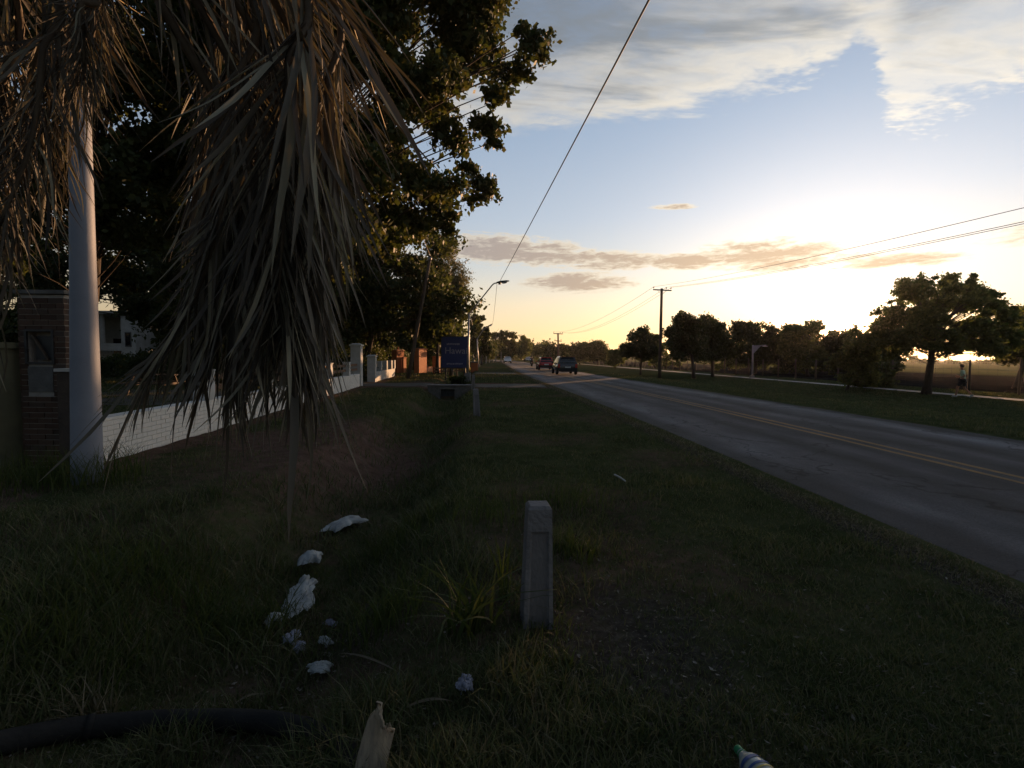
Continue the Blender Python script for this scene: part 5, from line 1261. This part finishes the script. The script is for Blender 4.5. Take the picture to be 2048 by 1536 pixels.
# ------------------------------------------------------------------ things lying on the verge
def hose():
    pts = []
    for px, py in ((-170, 1560), (-60, 1524), (40, 1500), (150, 1478), (300, 1463), (450, 1460), (550, 1466), (625, 1488), (675, 1515), (705, 1550), (725, 1600)):
        p = on_land(px, py, .8); p.z += .05; pts.append(p)
    c = pts[4].copy(); t = thing('rubber_pipe', 'thick dark rubber pipe arching through the grass along the bottom edge', 'pipe', c)
    q = catmull(pts, 70)
    MB().tube(q, .05, 16).build('pipe', M['rubber'], t, True, c)
    for k in (22, 47): MB().tube([q[k], q[k].lerp(q[k+1], .8)], .055, 16).build('collar', M['rubber'], t, True, c)
hose()
def palm_boot():
    d0 = 1.62; b = P(712, 1690, d0); tp = P(762, 1446, d0+.10); tip = P(797, 1446, d0+.02)
    b.z = min(b.z, land1(b.x, b.y))
    t = thing('palm_sheath', 'pale curled dry palm sheath standing in the grass at the bottom edge', 'palm sheath', b)
    path = catmull([b-Vector((0, 0, .05)), b.lerp(tp, .5)+Vector((-.010, .01, 0)), tp-Vector((.012, 0, .035)), tp+Vector((.004, -.004, -.006)), tp+Vector((.016, -.016, .0))], 22); V = []; n = 12
    for i, p in enumerate(path):
        f = i/22; w = .056*(1-.12*f)*(1-.25*max(0, f-.7)/.3); tg = (path[min(22, i+1)]-path[max(0, i-1)]).normalized(); sd = tg.cross(Vector((0, -1, 0))).normalized()*-1
        nn = sd.cross(tg)
        for layer in (1, -1):
            for j in range(n+1):
                q = j/n*2-1; V.append(p + sd*(w*q+.004*math.sin(9*q+3*f) + (.040*max(0, q)*max(0, f-.72)/.28)) - tg*(.030*q*q+.003*math.sin(14*q))*max(0, f-.8)/.2 + nn*(w*.42*q*q + .003*math.sin(23*q+5*f)) + nn*(.0035*layer))
    Q = []; m = 2*(n+1)
    for i in range(22):
        for l in (0, n+1):
            for j in range(n):
                a = i*m+l+j; Q.append((a, a+1, a+m+1, a+m) if l == 0 else (a, a+m, a+m+1, a+1))
        for a, b_ in ((i*m, i*m+n+1), (i*m+n, i*m+m-1)): Q.append((a, a+m, b_+m, b_))
    for j in range(n): k = 22*m; Q.append((k+j, k+j+1, k+n+1+j+1, k+n+1+j))
    link('sheath', np_mesh('sheath', [tuple(v-b) for v in V], quads=Q, smooth=True), t, M['palm_boot'])
    mb = MB(); r = random.Random(3)
    for k in range(26):
        a = path[22]+Vector((r.uniform(-.02, .02), r.uniform(-.02, .02), 0)); mb.tube([a, a+Vector((r.uniform(-.02, .02), -.01, -r.uniform(.01, .04)))], [.0014, .0005], 3, False)
    o = mb.build('frayed_fibres', M['palm_boot'], t, off=b); o['kind'] = 'stuff'
palm_boot()
def bottle():
    a = on_land(1474, 1532); a.z += .05; dd = Vector((.20, -.97, -.02)).normalized(); c = a+dd*.19
    t = thing('plastic_bottle', 'large plastic bottle with a green cap and a printed label lying on the ground', 'bottle', (c.x, c.y, land1(c.x, c.y)+.060))
    t.rotation_euler = (-dd).to_track_quat('Z', 'Y').to_euler()
    pl = mat('clear_bottle_plastic', (.34, .38, .38), (.3, .34, .34), 4, .12, spec=.6); lb = mat('printed_label_white', (.42, .42, .36), (.34, .34, .29), 6, .4); bl = mat('printed_label_blue', (.05, .10, .28), (.04, .08, .22), 6, .4); yl = mat('printed_label_yellow', (.55, .42, .10), (.5, .4, .1), 6, .4); gr = mat('green_cap', (.02, .22, .08), (.02, .18, .07), 6, .35)
    MB().lathe([(.002, -.17), (.042, -.17), (.053, -.155), (.055, -.12), (.053, -.10), (.055, -.08), (.055, .05), (.050, .09), (.036, .13), (.020, .155), (.0145, .165), (.0145, .175)], 26).build('bottle_body', pl, t, True)
    MB().lathe([(.0158, .172), (.0158, .19), (.014, .194), (.001, .194)], 18).build('cap', gr, t)
    MB().lathe([(.019, .160), (.019, .165)], 18).build('neck_ring', gr, t)
    def band(nm, z0, z1, m, e=.0012, a0=0, a1=2*math.pi):
        n = 26; V = []
        def rad(z): return np.interp(z, [-.17, -.12, .05, .09, .13, .155], [.053, .055, .055, .050, .036, .020])+e
        zs = np.linspace(z0, z1, 4); mb = MB()
        vs = [(rad(z)*math.cos(a0+(a1-a0)*j/n), rad(z)*math.sin(a0+(a1-a0)*j/n), z) for z in zs for j in range(n+1)]
        mb.add(vs, [(i*(n+1)+j, i*(n+1)+j+1, (i+1)*(n+1)+j+1, (i+1)*(n+1)+j) for i in range(3) for j in range(n)]); return mb.build(nm, m, t, True)
    L_ = band('label', -.09, .128, lb); 
    for z0, z1, m, e in ((.098, .116, bl, .0022), (.066, .076, bl, .0022), (.048, .055, yl, .0022), (-.05, .03, bl, .0022)): 
        if m is bl and z0 < 0: 
            for k in range(3): band('printed_patch', z0, z1, bl, e, .4+2.1*k, 1.7+2.1*k); band('printed_patch', z0+.02, z1-.02, lb, e+.0008, .7+2.1*k, 1.2+2.1*k)
        else: band('printed_band', z0, z1, m, e)
bottle()
def crumple(name, label, cat, px, py, w, l, h, m, seed, rz=0., group=None, n=26, lift=.03):
    p = on_land(px, py); u, v = np.meshgrid(np.linspace(-1, 1, n), np.linspace(-1, 1, n)); rd = np.sqrt(u**2+v**2)
    th = np.arctan2(v, u); ed = (1-.30*np.clip(rd-.8, 0, 1)/.6)*(1+.8*(fbm(np.cos(th)*1.7+seed*3.1+5, np.sin(th)*1.7+9, 1.0, 3)-.5)*2*np.clip(rd, 0, 1))
    a = seed*1.3; ua = u*math.cos(a)+v*math.sin(a); va = -u*math.sin(a)+v*math.cos(a)
    ridge = 1-np.abs(2*fbm(ua*2.2+seed*7.1, va*.9+seed*3.3, 1.4, 4)-1)*2.2                       # sharp folds running one way
    ridge2 = 1-np.abs(2*fbm(ua*3.0-seed*2.1, va*3.0+seed, 1.6, 3)-1)*2.2
    prof = np.clip(1-(rd/1.3)**2, 0, 1)*(.35+.9*fbm(u+seed*5., v-seed, .9, 2))
    z = h*(prof*.9 + .22*ridge*np.clip(1.25-rd, 0, 1) + .08*ridge2) + .012
    V = np.stack([(u*w/2*ed).ravel(), (v*l/2*ed).ravel(), z.ravel()], 1); V[:, :2] += .010*(rng.random((n*n, 2))-.5)
    i = (np.arange(n-1)[:, None]*n+np.arange(n-1)[None]).ravel(); q = np.stack([i, i+1, i+n+1, i+n], 1)
    V2 = V.copy(); V2[:, 2] -= .003; Q = np.concatenate([q, q[:, ::-1]+n*n])
    o = link(name, np_mesh(name, np.concatenate([V, V2]), quads=Q), None, m); o.location = (p.x, p.y, land1(p.x, p.y)+lift); o.rotation_euler = (0, 0, rz); tag(o, label, cat, group)
crumple('plastic_bag', 'crumpled white plastic bag highest up the ditch bank', 'plastic bag', 685, 1062, .30, .62, .08, M['plastic_white'], 1, -.55, 'white litter in the ditch', lift=.045)
crumple('plastic_bag', 'small greyish plastic bag just above the brightest bag in the ditch', 'plastic bag', 622, 1135, .24, .30, .08, M['plastic_white'], 2, .2, 'white litter in the ditch', lift=.06)
crumple('plastic_bag', 'brightest white plastic bag stretched along the ditch', 'plastic bag', 607, 1205, .27, .80, .07, M['plastic_white'], 3, .22, 'white litter in the ditch', lift=.06)
crumple('plastic_cup', 'small round crumpled white cup at the lower left of the litter', 'cup', 545, 1258, .14, .15, .08, M['plastic_white'], 4, .9, 'white litter in the ditch')
for i, (px, py, w, l, lab) in enumerate(((585, 1290, .10, .16, 'grey white scrap just below the crumpled cup'), (650, 1300, .08, .13, 'bluish scrap at the right of the scrap pile'), (600, 1312, .12, .08, 'flat scrap at the lower left of the scrap pile'), (640, 1355, .14, .09, 'greenish scrap lowest in the scrap pile'), (662, 1262, .06, .10, 'upright scrap at the upper right of the scrap pile'))):
    crumple('litter_scrap', lab, 'litter', px, py, w, l, .05, M['plastic_white'] if i % 2 else M['paper'], 10+i, i*1.1, 'scraps of litter in the ditch')
crumple('paper_scrap', 'pale blue paper scrap left of the nearest marker post foot', 'paper', 930, 1392, .075, .11, .05, M['paper'], 20, .3)
def stick():
    a = on_land(1229, 957); b = on_land(1252, 968); a.z += .05; b.z += .03; o = MB().tube([a, a.lerp(b, .5)+Vector((0, 0, .006)), b], [.012, .013, .009], 7).build('stick', M['white_dirty'], None, True); tag(o, 'short white stick lying on the grass near the road', 'stick')
stick()

# ------------------------------------------------------------------ plants of the verge
def blade_set(X, Y, Hh, Wd, lean, seed, segs=3, z=None, curl=1.0):
    r = np.random.default_rng(seed); n = len(X); Z = land(X, Y) if z is None else z
    a = r.uniform(0, 2*np.pi, n); ld = r.uniform(0, 2*np.pi, n); lean = lean*r.uniform(.2, 1.3, n)
    sx, sy = np.cos(a), np.sin(a); V = []
    for i in range(segs+1):
        t = i/segs; w = Wd*(1-t**1.6)*.5+.0003; bx = np.cos(ld)*lean*Hh*t**2*curl; by = np.sin(ld)*lean*Hh*t**2*curl; hz = Hh*t*np.sqrt(np.clip(1-(.6*lean*t)**2, .1, 1)) - .01
        c = np.stack([X+bx, Y+by, Z+hz], 1); s = np.stack([sx*w, sy*w, 0*w], 1)
        V += [c-s, c+s] if i < segs else [c]
    k = 2*segs+1; V = np.stack(V, 1).reshape(-1, 3); b = np.arange(n)[:, None]*k
    q = np.concatenate([b+np.array([[2*i, 2*i+1, 2*i+3, 2*i+2]]) for i in range(segs-1)]); t = b+np.array([[2*segs-2, 2*segs-1, 2*segs]])
    return V, q, t
def grass():
    r = np.random.default_rng(21); n = 330000
    u = r.random(n); y = 1.0*(46/1.0)**u; x = (r.random(n)*2-1)*(1.12*y+.5)
    keep = np.ones(n, bool)
    keep &= ~((x > xl(y)-.02+.12*(fbm(y, y*0, 2., 3)-.5)) & (x < xr(y)+.05))
    keep &= ~((drive_mask(y) > .3) & (x > -9) & (x < xl(y)))
    keep &= ~((np.abs(x-wall_x(y)+.12) < .2) & (y > 6.4) & (y < 38))
    keep &= ~((x > path_c(y)-.1) & (x < path_c(y)+1.2)); keep &= ~(x > fence_x(y)+1)
    bare, lit, far = soil_masks(x, y)
    keep &= r.random(n) > .80*bare+.75*lit*(y < 6)
    x, y = x[keep], y[keep]; n = len(x)
    d = np.abs(x-ditch_x(y)); patch = fbm(x, y, 1.1, 4)
    tall = np.clip(sstep(1.5, .5, d)*(y < 23)*.9 + sstep(.52, .75, patch)*(x < -.2)*.6 + sstep(2.2, 1.0, np.hypot(x+2.6, y-3.2)*.6), 0, 1)
    tall = np.clip(tall*sstep(.33, .62, fbm(x+9, y+3, 1.8, 3)) + .40*sstep(.50, .70, fbm(x-4, y+8, 1.5, 4)) + .8*np.exp(-(((x-.45)/.55)**2+((y-3.9)/1.2)**2))*sstep(.35, .6, fbm(x, y+20, 2.2, 3)), 0, 1)
    h = (.030+.028*r.random(n)+.20*tall*r.random(n))*(1+.012*y); w = (.0028+.0022*r.random(n))*(1+y*.16)*(1+.6*tall)
    V, q, t = blade_set(x, y, h, w, .9, 3)
    o = link('grass', np_mesh('grass', V, quads=q, tris=t), None, M['grass']); tag(o, 'short rough grass and weeds covering the verge', 'grass', kind='stuff')
    # straw-dry edge beside the asphalt
    n = 26000; y = 1.0*(60/1.0)**r.random(n); x = xl(y)-.13+r.normal(0, .11, n)+.18*(fbm(y, y*0+3, 1.2, 3)-.5)
    V, q, t = blade_set(x, y, (.02+.03*r.random(n))*(1+.02*y), (.003+.002*r.random(n))*(1+.15*y), 1.5, 4)
    o = link('dry_grass', np_mesh('dry_grass', V, quads=q, tris=t), None, M['straw']); tag(o, 'dry straw coloured grass along the edge of the asphalt', 'dry grass', kind='stuff')
    # fallen leaves, straw and chips
    n = 24000; y = 1.2*(16/1.2)**r.random(n); x = (r.random(n)*2-1)*1.05*y; m = (x < xl(y)-.1) & (x > -6); bare, lit, far = soil_masks(x, y); m &= r.random(n) < .22+.8*lit+.2*bare; x, y = x[m], y[m]; n = len(x)
    z = land(x, y)+.008+.03*r.random(n)**2; a = r.uniform(0, 6.28, n); s = .005+.013*r.random(n)**2.5; asp = r.uniform(.2, .6, n); ti = r.normal(0, .35, (n, 2))
    def pt(u_, v_):
        px = u_*np.cos(a)-v_*np.sin(a); py = u_*np.sin(a)+v_*np.cos(a); return np.stack([x+px, y+py, z+ti[:, 0]*px+ti[:, 1]*py+.15*np.abs(u_)], 1)
    V = np.stack([pt(-s, 0*s), pt(0*s, s*asp), pt(s, 0*s), pt(0*s, -s*asp)], 1).reshape(-1, 3)
    o = link('fallen_leaves', np_mesh('fallen_leaves', V, quads=np.arange(n*4).reshape(-1, 4)), None, M['dead_leaf']); tag(o, 'scattered dry leaves and chips on the bare ground', 'fallen leaves', kind='stuff')
grass()
def tuft(name, label, cat, px, py, n, h, w, rad, lean, seed, m, d=None, group=None, segs=5, curl=1.):
    p = on_land(px, py); r = np.random.default_rng(seed); a = r.uniform(0, 6.28, n); q = rad*r.random(n)**.7; x, y = q*np.cos(a), q*np.sin(a)
    z0 = land1(p.x, p.y); z = land(x+p.x, y+p.y)-z0
    V, qd, t = blade_set(x, y, h*r.uniform(.45, 1.1, n), w*r.uniform(.6, 1.2, n), lean, seed+1, segs, z, curl)
    o = link(name, np_mesh(name, V, quads=qd, tris=t), None, M[m]); o.location = (p.x, p.y, z0); tag(o, label, cat, group)
g_ = 'weed clumps on the verge'
for i_, (px_, py_, lab_) in enumerate(((612, 1160, 'sparse weeds between the two upper plastic bags'), (610, 1325, 'sparse weeds among the scraps in the ditch'))):
    tuft('weed_clump', lab_, 'weed', px_, py_, 70, .20, .006, .22, .9, 60+i_, 'weed', group=g_)
tuft('strap_leaf_plant', 'arching strap leaved plant left of the nearest marker post', 'plant', 945, 1262, 46, .50, .022, .14, 1.25, 1, 'weed')
tuft('weed_clump', 'tall thin weeds right behind the nearest marker post', 'weed', 1150, 1010, 150, .42, .007, .42, .6, 3, 'weed', group=g_)
tuft('weed_clump', 'green weed tuft at the right side of the nearest marker post', 'weed', 1140, 1110, 120, .26, .010, .22, .8, 5, 'weed', group=g_)
tuft('weed_clump', 'tall weeds left of the nearest marker post top', 'weed', 985, 1040, 150, .42, .007, .45, .6, 7, 'weed', group=g_)
tuft('weed_clump', 'dense weeds on the ditch bank right of the bags', 'weed', 790, 1110, 240, .36, .009, .50, .7, 9, 'weed', group=g_)
tuft('weed_clump', 'weeds between the strap leaved plant and the bags', 'weed', 780, 1240, 200, .34, .009, .32, .8, 11, 'weed', group=g_)
tuft('weed_clump', 'dark tall grass clump at the foot of the steel pole', 'weed', 190, 965, 380, .50, .010, .55, .6, 13, 'weed', group=g_)
tuft('weed_clump', 'dark tall grass clump in front of the brick pillar', 'weed', 70, 970, 380, .45, .010, .60, .6, 15, 'weed', group=g_)
tuft('weed_clump', 'big grass clump at the left of the ditch in the foreground', 'weed', 330, 1180, 420, .34, .011, .50, .9, 17, 'weed', group=g_)
tuft('weed_clump', 'big grass clump left of the scrap pile', 'weed', 470, 1270, 360, .32, .011, .36, .9, 19, 'weed', group=g_)
tuft('weed_clump', 'grass clump in the lower left corner', 'weed', 110, 1300, 380, .34, .011, .45, .9, 21, 'weed', group=g_)
tuft('dry_grass_tuft', 'dry yellow grass tuft above the tyre at the lower left', 'dry grass', 190, 1440, 60, .24, .010, .10, 1.1, 23, 'straw')
tuft('weed_clump', 'short weeds growing round the foot of the nearest marker post', 'weed', 1072, 1262, 150, .12, .006, .20, .9, 31, 'weed', group=g_)
tuft('weed_clump', 'low leafy weeds below the nearest marker post', 'weed', 1090, 1370, 160, .10, .014, .22, 1.2, 25, 'weed', group=g_)
tuft('weed_clump', 'upright green blades between strap plant and marker post', 'weed', 1005, 1200, 10, .46, .018, .05, .3, 27, 'weed', group=g_)
def fallen_blades():
    r = random.Random(8)
    for i, (q0, q1, lab) in enumerate((((678, 1326), (800, 1362), 'long yellow dry blade lying below the strap leaved plant'), ((0, 1425), (75, 1375), 'long pale dry leaf lying at the left edge of the foreground'), ((470, 1430), (540, 1405), 'bent dry leaf lying just above the tyre'), ((800, 1450), (905, 1420), 'thin dry blade beside the palm sheath'))):
        a, b = on_land(*q0), on_land(*q1); a.z += .06; b.z += .04; m = a.lerp(b, .5)+Vector((0, 0, .05)); V = []
        pts = arc(a, m, b, 8); sd = Vector((-(b-a).y, (b-a).x, 0)).normalized()
        for k, p in enumerate(pts): w = .010*math.sin(math.pi*(k/8*.9+.08)); V += [tuple(p-sd*w+Vector((0, 0, w*.5))), tuple(p), tuple(p+sd*w+Vector((0, 0, w*.5)))]
        Q = [(k*3+j, k*3+j+1, k*3+j+4, k*3+j+3) for k in range(8) for j in (0, 1)]
        o = link('dry_leaf', np_mesh('dry_leaf', V, quads=Q, smooth=True), None, M['straw']); tag(o, lab, 'dry leaf', 'single dry leaves on the ground')
fallen_blades()

# ------------------------------------------------------------------ haze volume added for a golden glow near the sun
def haze():
    m = bpy.data.materials.new('glow_haze'); m.use_nodes = True; nt = m.node_tree; nt.nodes.clear()
    v = nt.nodes.new('ShaderNodeVolumePrincipled'); v.inputs['Color'].default_value = (.95, .93, .90, 1); v.inputs['Density'].default_value = HAZE_D; v.inputs['Anisotropy'].default_value = .72
    out = nt.nodes.new('ShaderNodeOutputMaterial'); nt.links.new(v.outputs[0], out.inputs['Volume'])
    o = MB().box((-3900, -3900, -3), (3900, 3900, 36)).build('haze', m); tag(o, 'thin haze volume added for the golden glow towards the sun', 'haze', kind='stuff')
HAZE_D = .00011
haze()
